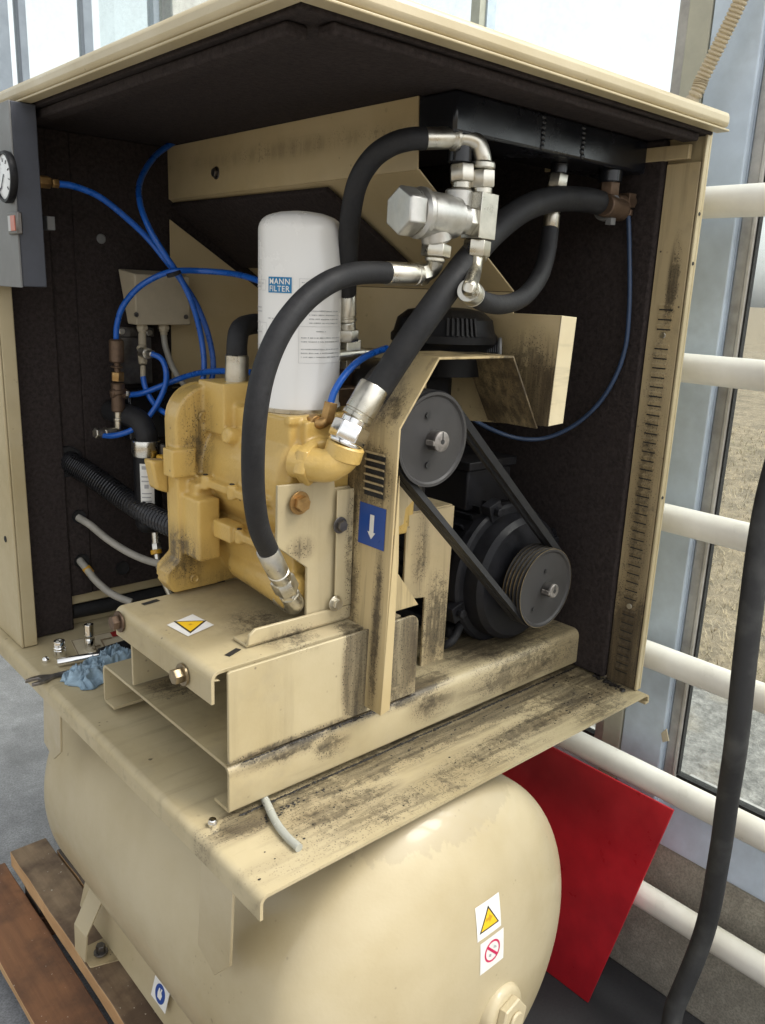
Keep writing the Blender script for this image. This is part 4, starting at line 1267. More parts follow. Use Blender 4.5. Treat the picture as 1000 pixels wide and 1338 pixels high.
# ---- cabinet
can = cp_
b = MB()
x0, x1, y0, y1 = 0.030, 0.782, -0.009, 1.12
b.box(x0, x1, y0, y1, 0.8830, 0.905)
roof = b.build('roof_panel', 'cream_roof', can, bevel=0.0075)
b = MB()
b.box(x0 + 0.0005, x1 - 0.0005, y0 + 0.0005, y0 + 0.020, 0.8795, 0.8825)
b.box(x0 + 0.0005, x0 + 0.018, y0 + 0.021, y1, 0.8795, 0.8825)
b.build('roof_flange', 'cream', roof, bevel=0.001)
b = MB()
b.box(x0 + 0.022, 0.7803, y0 + 0.024, 0.862, 0.8770, 0.8829)
rf = b.build('roof_lining', 'foam', can, bevel=0.002)
b = MB()
b.box(x0 + 0.03, x0 + 0.055, 0.05, 0.80, 0.864, 0.8765)
b.build('foam_strip', 'foam', rf, bevel=0.003)
b = MB()
b.box(x0 + 0.06, x1 - 0.03, 0.020, 0.045, 0.866, 0.8765)
b.build('foam_strip', 'foam', rf, bevel=0.003)
# right side wall
b = MB()
b.box(0.7805, 0.786, 0.018, 1.12, 0.0008, 0.8823)
b.box(0.771, 0.7804, 0.018, 0.022, 0.0008, 0.8795)
b.build('right_panel', 'cream', can, bevel=0.0012)
b = MB()
b.box(0.772, 0.780, 0.024, 0.078, 0.001, 0.842)
cpost = b.build('corner_post', 'cream_dirty', can, bevel=0.001)
zz = 0.030
while zz < 0.64:
    b = MB()
    if not (0.585 < zz < 0.600 or 0.14 < zz < 0.15):
        b.obox((0.7712, 0.050, zz), (0.0016, 0, 0.0016), (0, 0.0120, 0), (-0.0010, 0, 0.0026))
        b.build('louvre', 'cream_dirty', cpost)
        MB().box(0.7706, 0.7719, 0.0388, 0.0612, zz - 0.0062, zz - 0.0030).build('slot', 'gasket', cpost)
    zz += 0.0148
for z in (0.593, 0.145):
    MB().rod((0.7722, 0.050, z), (0.7700, 0.050, z), 0.0048, 0.0005, 16).build('rivet', 'zinc', cpost)
for z in (0.77, 0.34, 0.70):
    MB().rod((0.7755, 0.0181, z), (0.7755, 0.0172, z), 0.0028, 0.0003, 12).build('hole_plug', 'gasket', cpost)
b = MB()
b.box(0.7625, 0.7715, 0.040, 0.30, 0.846, 0.866)
b.build('top_rail', 'cream_dirty', can, bevel=0.001)
b = MB()
b.box(0.765, 0.7803, 0.080, 0.817, 0.003, 0.8765)
b.build('right_foam', 'foam', can, bevel=0.004)
# back wall
b = MB()
b.box(0.047, 0.124, 0.818, 0.845, 0.002, 0.8768)
b.build('foam_column', 'foam', can, bevel=0.003)
b = MB()
b.box(0.1245, 0.165, 0.823, 0.848, 0.066, 0.8768)
b.box(0.1655, 0.764, 0.824, 0.848, 0.066, 0.8768)
bfoam = b.build('back_foam', 'foam', can, bevel=0.002)
MB().box(0.125, 0.764, 0.8485, 0.856, 0.0, 0.8768).build('back_panel', 'cream', can, bevel=0.001)
MB().box(0.125, 0.50, 0.832, 0.848, 0.046, 0.0655).build('lower_rail', 'cream', can, bevel=0.002)
b = MB()
b.tube([(0.127, 0.838, 0.030), (0.2, 0.838, 0.028), (0.3, 0.835, 0.03), (0.45, 0.83, 0.03)], 0.014, 14)
b.build('drain_pipe', 'rubber', can)
# dimples, holes in the foam
for p_, r_ in (((0.1304, 0.8220, 0.3241), 0.026), ((0.1455, 0.8220, 0.2190), 0.0115), ((0.1465, 0.8220, 0.1327), 0.0125), ((0.2254, 0.8230, 0.1033), 0.012)):
    MB().lathe([(r_ * 0.55, 0.0), (r_, -0.001), (r_ * 1.08, -0.003), (r_ * 1.1, 0.004)], p_, (0, 1, 0), 24).build('cable_grommet', 'rubber', bfoam)
for q_ in ((0.2139, 0.8225, 0.7112),):
    MB().rod(Vector(q_) + Vector((0, 0.004, 0)), q_, 0.009, 0.002, 16).build('fixing_stud', 'ctrl', bfoam)
# left rear side panel
b = MB()
b.box(0.018, 0.0225, 0.79, 1.12, 0.0015, 0.8790)
b.box(0.0228, 0.046, 0.79, 0.7935, 0.0015, 0.8790)
b.build('side_panel', 'cream', can, bevel=0.002)
b = MB()
b.box(0.024, 0.0465, 0.800, 0.8175, 0.0015, 0.8790)
b.build('panel_edge', 'cream', can, bevel=0.002)
MB().rod((0.0185, 0.832, 0.195), (0.0165, 0.832, 0.195), 0.006, 0.001, 16).build('panel_latch', 'gasket', can)

# ---- control box with gauge and rocker switch
b = MB()
b.box(0.0166, 0.052, 0.652, 0.90, 0.628, 0.8785)
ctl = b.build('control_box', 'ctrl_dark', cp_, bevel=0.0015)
MB().box(0.0135, 0.0164, 0.650, 0.90, 0.6265, 0.8785).build('front_plate', 'ctrl', ctl, bevel=0.001)
g = Vector((0.0135, 0.6657, 0.7782))
b = MB()
b.lathe([(0.0345, 0.0), (0.0355, 0.006), (0.034, 0.010), (0.0305, 0.010), (0.030, 0.007)], g, (-1, 0, 0), 40)
ga = b.build('pressure_gauge', 'black_plastic', ctl)
MB().lathe([(0.0, 0.0085), (0.020, 0.0084), (0.0302, 0.0075), (0.0302, 0.004)], g, (-1, 0, 0), 40).build('gauge_glass', 'lens', ctl)
for k in range(9):
    a = R(225 - 270 * k / 8)
    u_ = Vector((0, -math.cos(a), math.sin(a)))
    w_ = Vector((0, -u_.z, u_.y))
    MB().obox(g + Vector((-0.0090, 0, 0)) + u_ * 0.0225, (0.0004, 0, 0), u_ * 0.0028, w_ * 0.0005).build('gauge_tick', 'decal_black', ctl)
u_ = Vector((0, 0.6, -0.8)).normalized()
w_ = Vector((0, -u_.z, u_.y))
MB().obox(g + Vector((-0.0094, 0, 0)) + u_ * 0.008, (0.0003, 0, 0), u_ * 0.012, w_ * 0.0008).build('gauge_needle', 'decal_black', ctl)
s_ = Vector((0.0135, 0.6570, 0.7157))
b = MB()
b.obox(s_, (0.004, 0, 0), (0, 0.020, 0), (0, 0, 0.0155))
sw = b.build('rocker_switch', 'darksteel', ctl, bevel=0.002)
MB().obox(s_ + Vector((-0.0042, -0.004, 0)), (0.0012, 0, 0.0), (0, 0.0085, 0), (0, 0, 0.0105)).build('rocker', 'salmon', ctl, bevel=0.0005)
MB().obox(s_ + Vector((-0.0042, 0.010, 0)), (0.0008, 0, 0), (0, 0.0050, 0), (0, 0, 0.0105)).build('switch_face', 'print_line', ctl)
f0 = Vector((0.0734, 0.6900, 0.7801))
f1 = Vector((0.0906, 0.6900, 0.7798))
b = MB()
b.hexa(f0 - (f1 - f0) * 1.0, f0 + (f1 - f0) * 0.35, 0.0095)
b.hexa(f0 + (f1 - f0) * 0.5, f1 + (f1 - f0) * 0.1, 0.0068)
b.build('tube_fitting', 'brass', ctl, bevel=0.0004)
MB().obox((0.0780, 0.7000, 0.7221), (0.006, 0, 0), (0, 0.01, 0), (0, 0, 0.010)).build('terminal', 'ctrl', ctl, bevel=0.001)

# ---- duct sheet, incline, shroud
XS = 0.346
b = MB()
b.slab([(XS, 0.822, 0.788), (XS, 0.168, 0.791), (XS, 0.172, 0.8765), (XS, 0.822, 0.8765)], 0.0025)
duct = b.build('duct_wall', 'cream_duct', cp_, bevel=0.0006)
b = MB()
b.slab([(XS, 0.822, 0.7875), (0.553, 0.822, 0.6485), (0.553, 0.172, 0.6485), (XS, 0.168, 0.7905)], -0.0025)
inc = b.build('duct_incline', 'cream_duct', duct, bevel=0.0006)
b = MB()
fz = 0.006
b.slab([(XS + 0.002, 0.815, 0.7835), (0.500, 0.815, 0.682), (0.500, 0.33, 0.682), (XS + 0.002, 0.355, 0.7835)], 0.009)
b.build('duct_foam', 'foam', duct, bevel=0.002)
b = MB()
b.slab([(0.553, 0.822, 0.648), (0.553, 0.172, 0.648), (0.553, 0.170, 0.6185), (0.553, 0.082, 0.619), (0.553, 0.088, 0.462), (0.553, 0.822, 0.40)], 0.0025)
b.build('shroud_plate', 'cream_duct', duct, bevel=0.0006)
b = MB()
b.slab([(0.553, 0.0815, 0.619), (0.588, 0.0815, 0.617), (0.5875, 0.0875, 0.464), (0.5530, 0.0875, 0.462)], 0.0025)
flg = b.build('shroud_flange', 'cream_flange_lit', duct, bevel=0.0006)
b = MB()
b.slab([(0.340, 0.812, 0.753), (0.540, 0.812, 0.632), (0.60, 0.812, 0.632), (0.60, 0.812, 0.455), (0.336, 0.812, 0.455)], 0.0025)
b.build('end_plate', 'cream_duct', duct, bevel=0.0006)
bolt(duct, (0.3435, 0.6532, 0.8213), (-1, 0, 0), 0.007, 0.007, 'darksteel')

# ---- cooler
b = MB()
b.box(0.345, 0.764, 0.108, 0.20, 0.829, 0.8765)
cool = b.build('cooler', 'black_paint', cp_, bevel=0.004)
for px in (0.51, 0.60):
    b = MB()
    for k in range(7):
        b.ball((px + random.uniform(-.002, .002), 0.1075, 0.834 + 0.0062 * k), 0.0042, (0.9, 0.5, 1.0), 8, 6)
    b.build('weld_bead', 'black_paint', cool)
# ports under the cooler
def stub(p, z0, z1, r, mat='black_paint'):
    return MB().rod((p[0], p[1], z0), (p[0], p[1], z1), r, 0.002, 24).build('port', mat, cool)
P1 = Vector((0.3775, 0.1280, 0.8025))
P2 = Vector((0.6070, 0.1500, 0.8203))
P3 = Vector((0.7024, 0.1280, 0.8234))
stub(P1, P1.z - 0.004, 0.830, 0.016)
stub(P2, P2.z - 0.006, 0.830, 0.0125)
stub(P3, P3.z - 0.012, 0.830, 0.0175)

# ---- thermostatic valve with its fittings
val = cp_
A = Vector((0.2862, 0.1220, 0.7350))
B_ = Vector((0.3781, 0.1120, 0.7327))
ax = (B_ - A).normalized()
vb = MB()
vb.lathe([(0.026, 0.012), (0.030, 0.016), (0.030, 0.022), (0.0265, 0.026), (0.0265, 0.060), (0.0245, 0.066), (0.0245, 0.074), (0.018, 0.080), (0.018, 0.088)], A, ax, 36)
mid_ = A + ax * 0.052
vb.rod((P1.x - 0.002, P1.y - 0.004, P1.z - 0.078), (P1.x - 0.002, P1.y - 0.004, P1.z - 0.034), 0.0175, 0.002, 28)
lo0 = A + ax * 0.040
lo1 = Vector((0.3350, 0.1180, 0.7017))
vb.rod(lo0, lo1, 0.0185, 0.003, 28)
valve = vb.build('thermostat_valve', 'valve', cp_, angle=40, label='satin grey valve body with big hexagon plug')
b = MB()
b.hexa(A - ax * 0.013, A + ax * 0.0125, 0.0285, 0.5)
b.build('hex_plug', 'valve', valve, bevel=0.0012)
b = MB()
b.hexa((P1.x, P1.y - 0.006, P1.z - 0.026), (P1.x, P1.y - 0.004, P1.z - 0.005), 0.0165)
b.rod((P1.x, P1.y - 0.006, P1.z - 0.034), (P1.x, P1.y - 0.006, P1.z - 0.024), 0.0125)
b.build('adaptor_nut', 'zinc', valve, bevel=0.0006)
# inlet nut below the valve
lo2 = Vector((0.3336, 0.1180, 0.6854))
b = MB()
b.hexa(lo1 + (lo2 - lo1) * 0.05, lo2, 0.0185)
b.rod(lo2, lo2 + (lo2 - lo1) * 0.4, 0.0125)
b.build('inlet_nut', 'zinc', valve, bevel=0.0006)
# tee with nuts
T0 = Vector((0.3959, 0.1080, 0.7377))
b = MB()
b.rod(A + ax * 0.086, T0, 0.0125, 0.001)
b.hexa(A + ax * 0.088, A + ax * 0.100, 0.0185)
tt = Vector((0.3999, 0.1080, 0.7680))
tb_ = Vector((0.3976, 0.1080, 0.7075))
dd = (tt - tb_).normalized()
pu = Vector((1, 0, 0.1)).normalized()
pv = dd.cross(pu).normalized()
pu = pv.cross(dd)
b.obox((tt + tb_) / 2, pu * 0.0155, pv * 0.0155, dd * ((tt - tb_).length / 2 - 0.003))
tee = b.build('tee_fitting', 'zinc', valve, bevel=0.0015)
b = MB()
t2 = Vector((0.3987, 0.1080, 0.7929))
b.rod(tt - dd * 0.004, tt + dd * 0.006, 0.0125)
b.hexa(tt + dd * 0.004, t2, 0.0165)
b.rod(t2, t2 + dd * 0.010, 0.0150, 0.002)
b.build('upper_nut', 'zinc', valve, bevel=0.0006)
b = MB()
b3 = Vector((0.3946, 0.1060, 0.6868))
b.hexa(tb_ + dd * 0.002, tb_ - dd * 0.018, 0.0175)
b.rod(tb_ - dd * 0.017, b3, 0.0145, 0.002)
b.build('lower_nut', 'zinc', valve, bevel=0.0006)
b = MB()
b.tube([t2 + dd * 0.004] + [(0.3956, 0.1080, 0.8093), (0.3903, 0.1120, 0.8222), (0.3769, 0.1180, 0.8270), (0.3616, 0.1240, 0.8263)], 0.0110, 18)
b.build('upper_elbow', 'zinc', valve)
b = MB()
b.tube([b3 + dd * 0.004] + [(0.3844, 0.0980, 0.6715), (0.3617, 0.0800, 0.6597), (0.3437, 0.0670, 0.6503), (0.3531, 0.0760, 0.6468)], 0.0092, 18)
b.build('lower_elbow', 'zinc', valve)

# ---- hydraulic hoses (each one hose with its crimped ferrules)
def hose(pts, r, f0, f1, label):
    b = MB()
    b.tube(pts, r, 22, 10)
    h = b.build('hydraulic_hose', 'rubber', cp_, label=label)
    for f in (f0, f1):
        if f:
            p, q, rr_ = Vector(f[0]), Vector(f[1]), f[2]
            L_ = (q - p).length
            MB().lathe([(rr_ - 0.001, 0), (rr_, 0.0015), (rr_, L_ * 0.78), (rr_ - 0.0012, L_ * 0.80), (rr_ - 0.0012, L_ * 0.85), (rr_, L_ * 0.87), (rr_, L_ - 0.0015), (rr_ - 0.0015, L_)], p, q - p, 28).build('ferrule', 'zinc', h)
    return h
# A: from the valve over the filter down to the air end drain gallery
hA = hose([(0.2711, 0.1280, 0.6635), (0.2417, 0.1250, 0.6632), (0.2049, 0.1200, 0.6599), (0.1643, 0.1130, 0.6493), (0.1263, 0.1080, 0.6281), (0.0952, 0.1060, 0.5966), (0.0749, 0.1060, 0.5575), (0.0643, 0.1060, 0.5150), (0.0643, 0.1120, 0.4683), (0.0769, 0.1300, 0.4157), (0.0973, 0.1500, 0.3670), (0.1237, 0.1680, 0.3272)], 0.0130,
     ((0.2616, 0.1270, 0.6631), (0.3178, 0.1300, 0.6637), 0.0138), ((0.1189, 0.1660, 0.3325), (0.1482, 0.1800, 0.2889), 0.0142), 'thick black hose looping in front of the white oil filter')
b = MB()
b.hexa((0.3178, 0.1300, 0.6637), (0.3295, 0.1300, 0.6669), 0.0145)
b.tube([(0.3243, 0.1300, 0.6648), (0.3355, 0.1280, 0.6690), (0.3370, 0.1220, 0.6765), (0.3336, 0.1180, 0.6854)], 0.0105, 16)
b.build('hose_elbow', 'zinc', hA, bevel=0.0004)
b = MB()
b.rod((0.1470, 0.1800, 0.2912), (0.1558, 0.1840, 0.2790), 0.0135)
b.hexa((0.1527, 0.1830, 0.2830), (0.1674, 0.1900, 0.2622), 0.0165)
b.hexa((0.1674, 0.1900, 0.2611), (0.1785, 0.1950, 0.2454), 0.0150, 0.7)
b.tube([(0.1699, 0.1900, 0.2563), (0.1817, 0.1960, 0.2400), (0.1881, 0.2100, 0.2319), (0.1820, 0.2300, 0.2391)], 0.0135, 18)
b.build('end_fitting', 'zinc', hA, bevel=0.0005)
# B: big hose from the cooler to the delivery elbow
hB = hose([(0.7182, 0.1300, 0.7787), (0.6752, 0.1340, 0.7836), (0.6305, 0.1400, 0.7828), (0.5620, 0.1320, 0.7738), (0.5011, 0.1280, 0.7541), (0.4519, 0.1300, 0.7230), (0.3934, 0.1180, 0.6849), (0.3519, 0.1080, 0.6534), (0.3189, 0.1100, 0.6174), (0.2962, 0.1220, 0.5795), (0.2800, 0.1360, 0.5438), (0.2647, 0.1460, 0.5137)], 0.0175,
     None, ((0.2640, 0.1430, 0.5265), (0.2403, 0.1500, 0.4858), 0.0200), 'thickest black hose running from the cooler down to the air end elbow')
cl_ = Vector((0.7121, 0.1300, 0.7781))
cd = (Vector((0.7121, 0.1300, 0.7781)) - Vector((0.6650, 0.1350, 0.7837))).normalized()
b = MB()
b.lathe([(0.0203, 0), (0.0215, 0.001), (0.0215, 0.010), (0.0203, 0.011)], cl_ - cd * 0.013, cd, 24)
b.obox(cl_ - cd * 0.008 + Vector((0, -0.010, -0.022)), (0.006, 0, 0), (0, 0.005, 0), (0, 0, 0.005))
b.build('hose_clamp', 'ctrl', hB, bevel=0.0006)
b = MB()
n1, n2 = Vector((0.2379, 0.1500, 0.4830)), Vector((0.2241, 0.1530, 0.4537))
nd = (n2 - n1).normalized()
b.rod(n1 - nd * 0.005, n1 + nd * 0.006, 0.017)
b.hexa(n1 + nd * 0.003, n1 + nd * 0.027, 0.0245, 0.25)
b.rod(n1 + nd * 0.026, n2, 0.0220)
b.build('swivel_nut', 'chrome', hB, bevel=0.001)
# C: hose looping left behind the filter
hC = hose([(0.3144, 0.1260, 0.8191), (0.2968, 0.1350, 0.8167), (0.2803, 0.1500, 0.8092), (0.2695, 0.1700, 0.7943), (0.2646, 0.1900, 0.7676), (0.2716, 0.2100, 0.7291), (0.2857, 0.2300, 0.6887), (0.3014, 0.2500, 0.6358)], 0.0130,
     ((0.3101, 0.1280, 0.8187), (0.3595, 0.1220, 0.8258), 0.0128), ((0.3012, 0.2500, 0.6408), (0.3067, 0.2550, 0.6005), 0.0135), 'black hose arching left from the valve and down behind the filter')
MB().rod((0.3547, 0.1225, 0.8252), (0.3625, 0.1210, 0.8262), 0.0150, 0.002).build('collar', 'zinc', hC)
b = MB()
b.rod((0.3067, 0.2550, 0.6005), (0.3093, 0.2560, 0.5883), 0.0120)
b.hexa((0.3092, 0.2560, 0.5903), (0.3107, 0.2570, 0.5738), 0.0158)
b.obox(Vector((0.3151, 0.2600, 0.5569)), (0.0125, 0, 0), (0, 0.0125, 0), (0, 0, 0.020))
b.rod(Vector((0.3069, 0.2550, 0.5564)) + Vector((0.03, 0, 0)), Vector((0.2751, 0.2550, 0.5540)), 0.010)
b.rod(Vector((0.3528, 0.2600, 0.5562)) - Vector((0.03, 0, 0)), Vector((0.3599, 0.2600, 0.5571)), 0.0075)
b.build('end_fitting', 'zinc', hC, bevel=0.001)
MB().box(0.29, 0.42, 0.275, 0.38, 0.455, 0.508).build('fitting_block', 'bronze', hC, bevel=0.003)
# D: short hose from the tee up to the cooler
hD = hose([(0.3530, 0.0760, 0.6477), (0.3870, 0.0840, 0.6354), (0.4400, 0.0960, 0.6313), (0.5025, 0.1120, 0.6421), (0.5543, 0.1280, 0.6704), (0.5849, 0.1420, 0.7055), (0.5977, 0.1500, 0.7382)], 0.0126,
     ((0.3489, 0.0735, 0.6476), (0.3685, 0.0820, 0.6416), 0.0150), ((0.5985, 0.1500, 0.7330), (0.6004, 0.1510, 0.7658), 0.0118), 'short black hose in a U from the tee up to the cooler port')
b = MB()
b.rod((0.6005, 0.1510, 0.7648), (0.6057, 0.1510, 0.8017), 0.0095)
b.hexa((0.6049, 0.1510, 0.7954), (0.6074, 0.1510, 0.8143), 0.0150)
b.build('end_fitting', 'zinc', hD, bevel=0.0005)
# bronze banjo at the third port
b = MB()
b.hexa((P3.x, P3.y, P3.z - 0.030), (P3.x, P3.y, P3.z - 0.010), 0.0155)
b.rod(Vector((0.6860, 0.1220, 0.7787)), Vector((0.7344, 0.1240, 0.7755)), 0.0165)
b.rod((P3.x, P3.y, P3.z - 0.05), (P3.x, P3.y, P3.z - 0.02), 0.0125)
b.obox(Vector((0.7449, 0.1220, 0.7907)), (0.009, 0, 0), (0, 0.009, 0), (0, 0, 0.010))
b.rod(Vector((0.7164, 0.1220, 0.7880)), Vector((0.7599, 0.1220, 0.7899)), 0.0085)
b.hexa(Vector((0.7517, 0.1220, 0.7780)), Vector((0.7515, 0.1220, 0.7691)), 0.0065)
b.build('port_fitting', 'bronze', cool, bevel=0.001)

# ---- thin tubes and cables
def tube(pts, r, mat, label, name='blue_tube'):
    b = MB()
    b.tube(pts, r, 12, 10)
    return b.build(name, mat, cp_, label=label)
BT = 0.0050
tube([(0.0848, 0.6900, 0.7792), (0.1139, 0.6900, 0.7790), (0.1532, 0.6900, 0.7686), (0.1924, 0.6900, 0.7447), (0.2333, 0.6900, 0.7126), (0.2586, 0.6800, 0.6802), (0.2901, 0.6800, 0.6444), (0.3184, 0.6800, 0.6045), (0.3343, 0.6700, 0.5529), (0.3368, 0.6600, 0.5006), (0.3196, 0.6500, 0.4554), (0.3086, 0.6500, 0.4359)], BT, 'blue_tube', 'blue tube from the brass fitting of the control box')
tube([(0.3407, 0.7900, 0.8822), (0.2917, 0.7700, 0.8494), (0.2503, 0.7400, 0.8060), (0.2281, 0.7000, 0.7659), (0.2317, 0.6750, 0.7240), (0.2524, 0.6650, 0.6858), (0.2774, 0.6640, 0.6517), (0.2985, 0.6600, 0.6074), (0.3136, 0.6600, 0.5537), (0.3129, 0.6500, 0.5022), (0.3045, 0.6500, 0.4562)], BT, 'blue_tube', 'blue tube coming down from the dark roof corner')
tube([(0.1976, 0.7450, 0.5397), (0.1958, 0.7350, 0.5685), (0.2012, 0.7200, 0.6008), (0.2202, 0.7000, 0.6317), (0.2481, 0.6800, 0.6527), (0.2686, 0.6550, 0.6612), (0.3085, 0.6500, 0.6630), (0.3344, 0.6000, 0.6610), (0.3276, 0.5200, 0.6534), (0.3236, 0.4500, 0.6408)], BT, 'blue_tube', 'blue tube arching from the bronze valve to behind the filter')
tube([(0.2123, 0.7400, 0.4490), (0.2357, 0.7350, 0.4511), (0.2681, 0.7200, 0.4648), (0.2997, 0.7000, 0.4805), (0.2971, 0.6200, 0.4977), (0.2719, 0.5000, 0.5112), (0.2627, 0.4200, 0.5169)], BT, 'blue_tube', 'blue tube running flat from the bronze valve to the right')
tube([(0.2496, 0.7200, 0.5214), (0.2631, 0.7100, 0.5127), (0.2660, 0.7000, 0.4937), (0.2638, 0.7000, 0.4672), (0.2508, 0.7050, 0.4364), (0.2321, 0.7100, 0.4100), (0.2075, 0.7200, 0.3901), (0.1808, 0.7300, 0.3813), (0.1610, 0.7350, 0.3822)], BT, 'blue_tube', 'blue tube curling below the junction box to the lowest fitting')
tube([(0.2445, 0.7450, 0.4793), (0.2458, 0.7400, 0.4609), (0.2517, 0.7300, 0.4400), (0.2573, 0.7100, 0.4246), (0.2650, 0.6800, 0.4172), (0.2621, 0.6200, 0.4229)], BT, 'blue_tube', 'blue tube dropping from the sensor under the junction box')
tube([(0.2373, 0.1980, 0.5001), (0.2443, 0.1980, 0.5165), (0.2605, 0.2000, 0.5343), (0.2889, 0.2100, 0.5494), (0.3298, 0.2300, 0.5580), (0.3858, 0.2600, 0.5632)], 0.0047, 'blue_tube', 'short blue tube rising from the brass elbow beside the filter')
tube([(0.7510, 0.1220, 0.7713), (0.7540, 0.1196, 0.7491), (0.7540, 0.1092, 0.6809), (0.7540, 0.1029, 0.6231), (0.7540, 0.1028, 0.5698), (0.7530, 0.1155, 0.5203), (0.7500, 0.1412, 0.4739), (0.7420, 0.1766, 0.4364), (0.7250, 0.2121, 0.4128), (0.7000, 0.2378, 0.4069), (0.6700, 0.2641, 0.4133), (0.6200, 0.2825, 0.4355), (0.5700, 0.2889, 0.4660)], 0.0036, 'dark_tube', 'thin dark blue tube hanging in a long loop from the cooler', 'thin_tube')
tube([(0.1448, 0.8240, 0.2172), (0.1573, 0.8000, 0.2062), (0.1794, 0.7800, 0.1810), (0.2018, 0.7500, 0.1612), (0.2178, 0.7000, 0.1540), (0.2190, 0.6200, 0.1672), (0.2020, 0.5200, 0.1997)], 0.0068, 'grey_cable', 'grey cable from the upper grommet', 'grey_cable')
gc = tube([(0.1430, 0.8240, 0.1343), (0.1470, 0.8000, 0.1222), (0.1564, 0.7900, 0.1036), (0.1696, 0.7750, 0.0856), (0.1832, 0.7600, 0.0736), (0.2035, 0.7400, 0.0631)], 0.0068, 'grey_cable', 'grey cable with amber ring from the lower grommet', 'grey_cable')
MB().rod((0.1456, 0.8030, 0.1261), (0.1525, 0.7970, 0.1129), 0.0078, 0.001).build('amber_ring', 'amber', gc)
# ribbed black hose
pp = smooth_path([(0.1315, 0.8350, 0.3259), (0.1391, 0.8200, 0.3193), (0.1582, 0.8000, 0.3039), (0.1799, 0.7700, 0.2831), (0.2011, 0.7300, 0.2602), (0.2130, 0.6600, 0.2461), (0.2110, 0.5600, 0.2497), (0.2196, 0.5000, 0.2499)], 26)
b = MB()
b.tube(pp, 0.0205, 20, 0, rfun=lambda i, r: r * (0.84 if i % 3 == 0 else 1.0))
b.build('ribbed_hose', 'ribbed', cp_, angle=12, label='ribbed black hose coming out of the foam wall')
MB().tube([(0.1446, 0.8150, 0.3281), (0.1761, 0.7900, 0.3193), (0.2072, 0.7500, 0.2879), (0.2333, 0.7000, 0.2552), (0.2431, 0.6200, 0.2466)], 0.009, 12).build('ribbed_hose_lining', 'rubber', cp_) if False else None

# ---- bronze valve stack on the foam wall
Y_ = 0.745
stk = MB()
stk.rod((0.1979, 0.7450, 0.5449), (0.1974, 0.7450, 0.5047), 0.0125, 0.003)
stk.rod((0.1975, 0.7450, 0.5073), (0.1977, 0.7450, 0.4810), 0.0055)
stk.rod((0.1972, 0.7450, 0.4994), (0.1970, 0.7450, 0.4955), 0.0105)
stk.rod((0.1972, 0.7450, 0.4705), (0.1964, 0.7450, 0.4198), 0.0115, 0.002)
stk.rod((0.1968, 0.7450, 0.4599), (0.1977, 0.7450, 0.4505), 0.0145, 0.002)
stk.rod((0.1854, 0.7450, 0.4538), (0.2075, 0.7420, 0.4490), 0.0095, 0.001)
bz = stk.build('bronze_valve', 'bronze', cp_)
MB().hexa((0.1981, 0.7450, 0.4889), (0.1974, 0.7450, 0.4731), 0.0115).build('lock_nut', 'brass', bz, bevel=0.0005)
b = MB()
b.rod((0.1965, 0.7450, 0.4225), (0.1949, 0.7450, 0.3874), 0.0075, 0.001)
b.rod((0.1959, 0.7450, 0.4090), (0.1956, 0.7450, 0.4036), 0.0088, 0.001)
b.rod((0.1543, 0.7380, 0.3863), (0.1991, 0.7450, 0.3857), 0.0075, 0.001)
b.hexa((0.2063, 0.7420, 0.4518), (0.2141, 0.7410, 0.4488), 0.0085)
b.hexa((0.1661, 0.7400, 0.3850), (0.1734, 0.7410, 0.3856), 0.0098)
b.hexa((0.1485, 0.7370, 0.3869), (0.1557, 0.7380, 0.3862), 0.009)
b.build('nickel_elbow', 'zinc', bz, bevel=0.0004)

# ---- junction box with glands
b = MB()
xl, xr, yb_ = 0.243, 0.349, 0.81
vs = [(xl - 0.018, yb_, 0.660), (xl + 0.003, 0.760, 0.651), (xl + 0.006, 0.760, 0.566), (xl - 0.002, 0.785, 0.566), (xl - 0.002, yb_, 0.60)]
A_ = [b.bm.verts.new(v) for v in ((xl - 0.012, 0.80, 0.662), (xl, 0.760, 0.654), (xl, 0.760, 0.568), (xl, 0.795, 0.568))]
B2 = [b.bm.verts.new(v) for v in ((xr, 0.80, 0.662), (xr, 0.760, 0.654), (xr, 0.760, 0.568), (xr, 0.795, 0.568))]
b.face(A_)
b.face(B2[::-1])
for i in range(4):
    b.face([A_[i], B2[i], B2[(i + 1) % 4], A_[(i + 1) % 4]])
jb = b.build('junction_box', 'jbox', cp_, bevel=0.002)
for q_ in ((0.2427, 0.7595, 0.5857), (0.3392, 0.7595, 0.5827)):
    MB().lathe([(0.0042, 0), (0.0042, 0.002), (0.002, 0.0022), (0.0012, 0.001)], q_, (0, -1, 0), 12).build('cover_screw', 'darksteel', jb)
def gland(x, y, ztop):
    b = MB()
    b.rod((x, y, ztop), (x, y, ztop - 0.014), 0.0085, 0.001)
    b.hexa((x, y, ztop - 0.003), (x, y, ztop - 0.010), 0.0105)
    b.rod((x, y, ztop - 0.013), (x, y, ztop - 0.020), 0.0065, 0.001)
    return b.build('cable_gland', 'jbox', jb, bevel=0.0004)
g1 = Vector((0.2623, 0.7780, 0.5651))
g2 = Vector((0.3040, 0.7780, 0.5638))
gland(g1.x, 0.778, 0.569)
gland(g2.x, 0.778, 0.569)
b = MB()
b.rod((0.2618, 0.7780, 0.5517), (0.2526, 0.7600, 0.4992), 0.0068, 0.001)
b.rod((0.2552, 0.7720, 0.5306), (0.2558, 0.7650, 0.5203), 0.0085, 0.002)
b.rod((0.2515, 0.7580, 0.4967), (0.2458, 0.7480, 0.4736), 0.0048, 0.001)
b.hexa((0.2557, 0.7680, 0.5174), (0.2536, 0.7620, 0.5017), 0.0085)
sn = b.build('pressure_sensor', 'jbox', jb, bevel=0.0004)
b = MB()
b.rod((0.2543, 0.7650, 0.5204), (0.2488, 0.7300, 0.5206), 0.0095, 0.001)
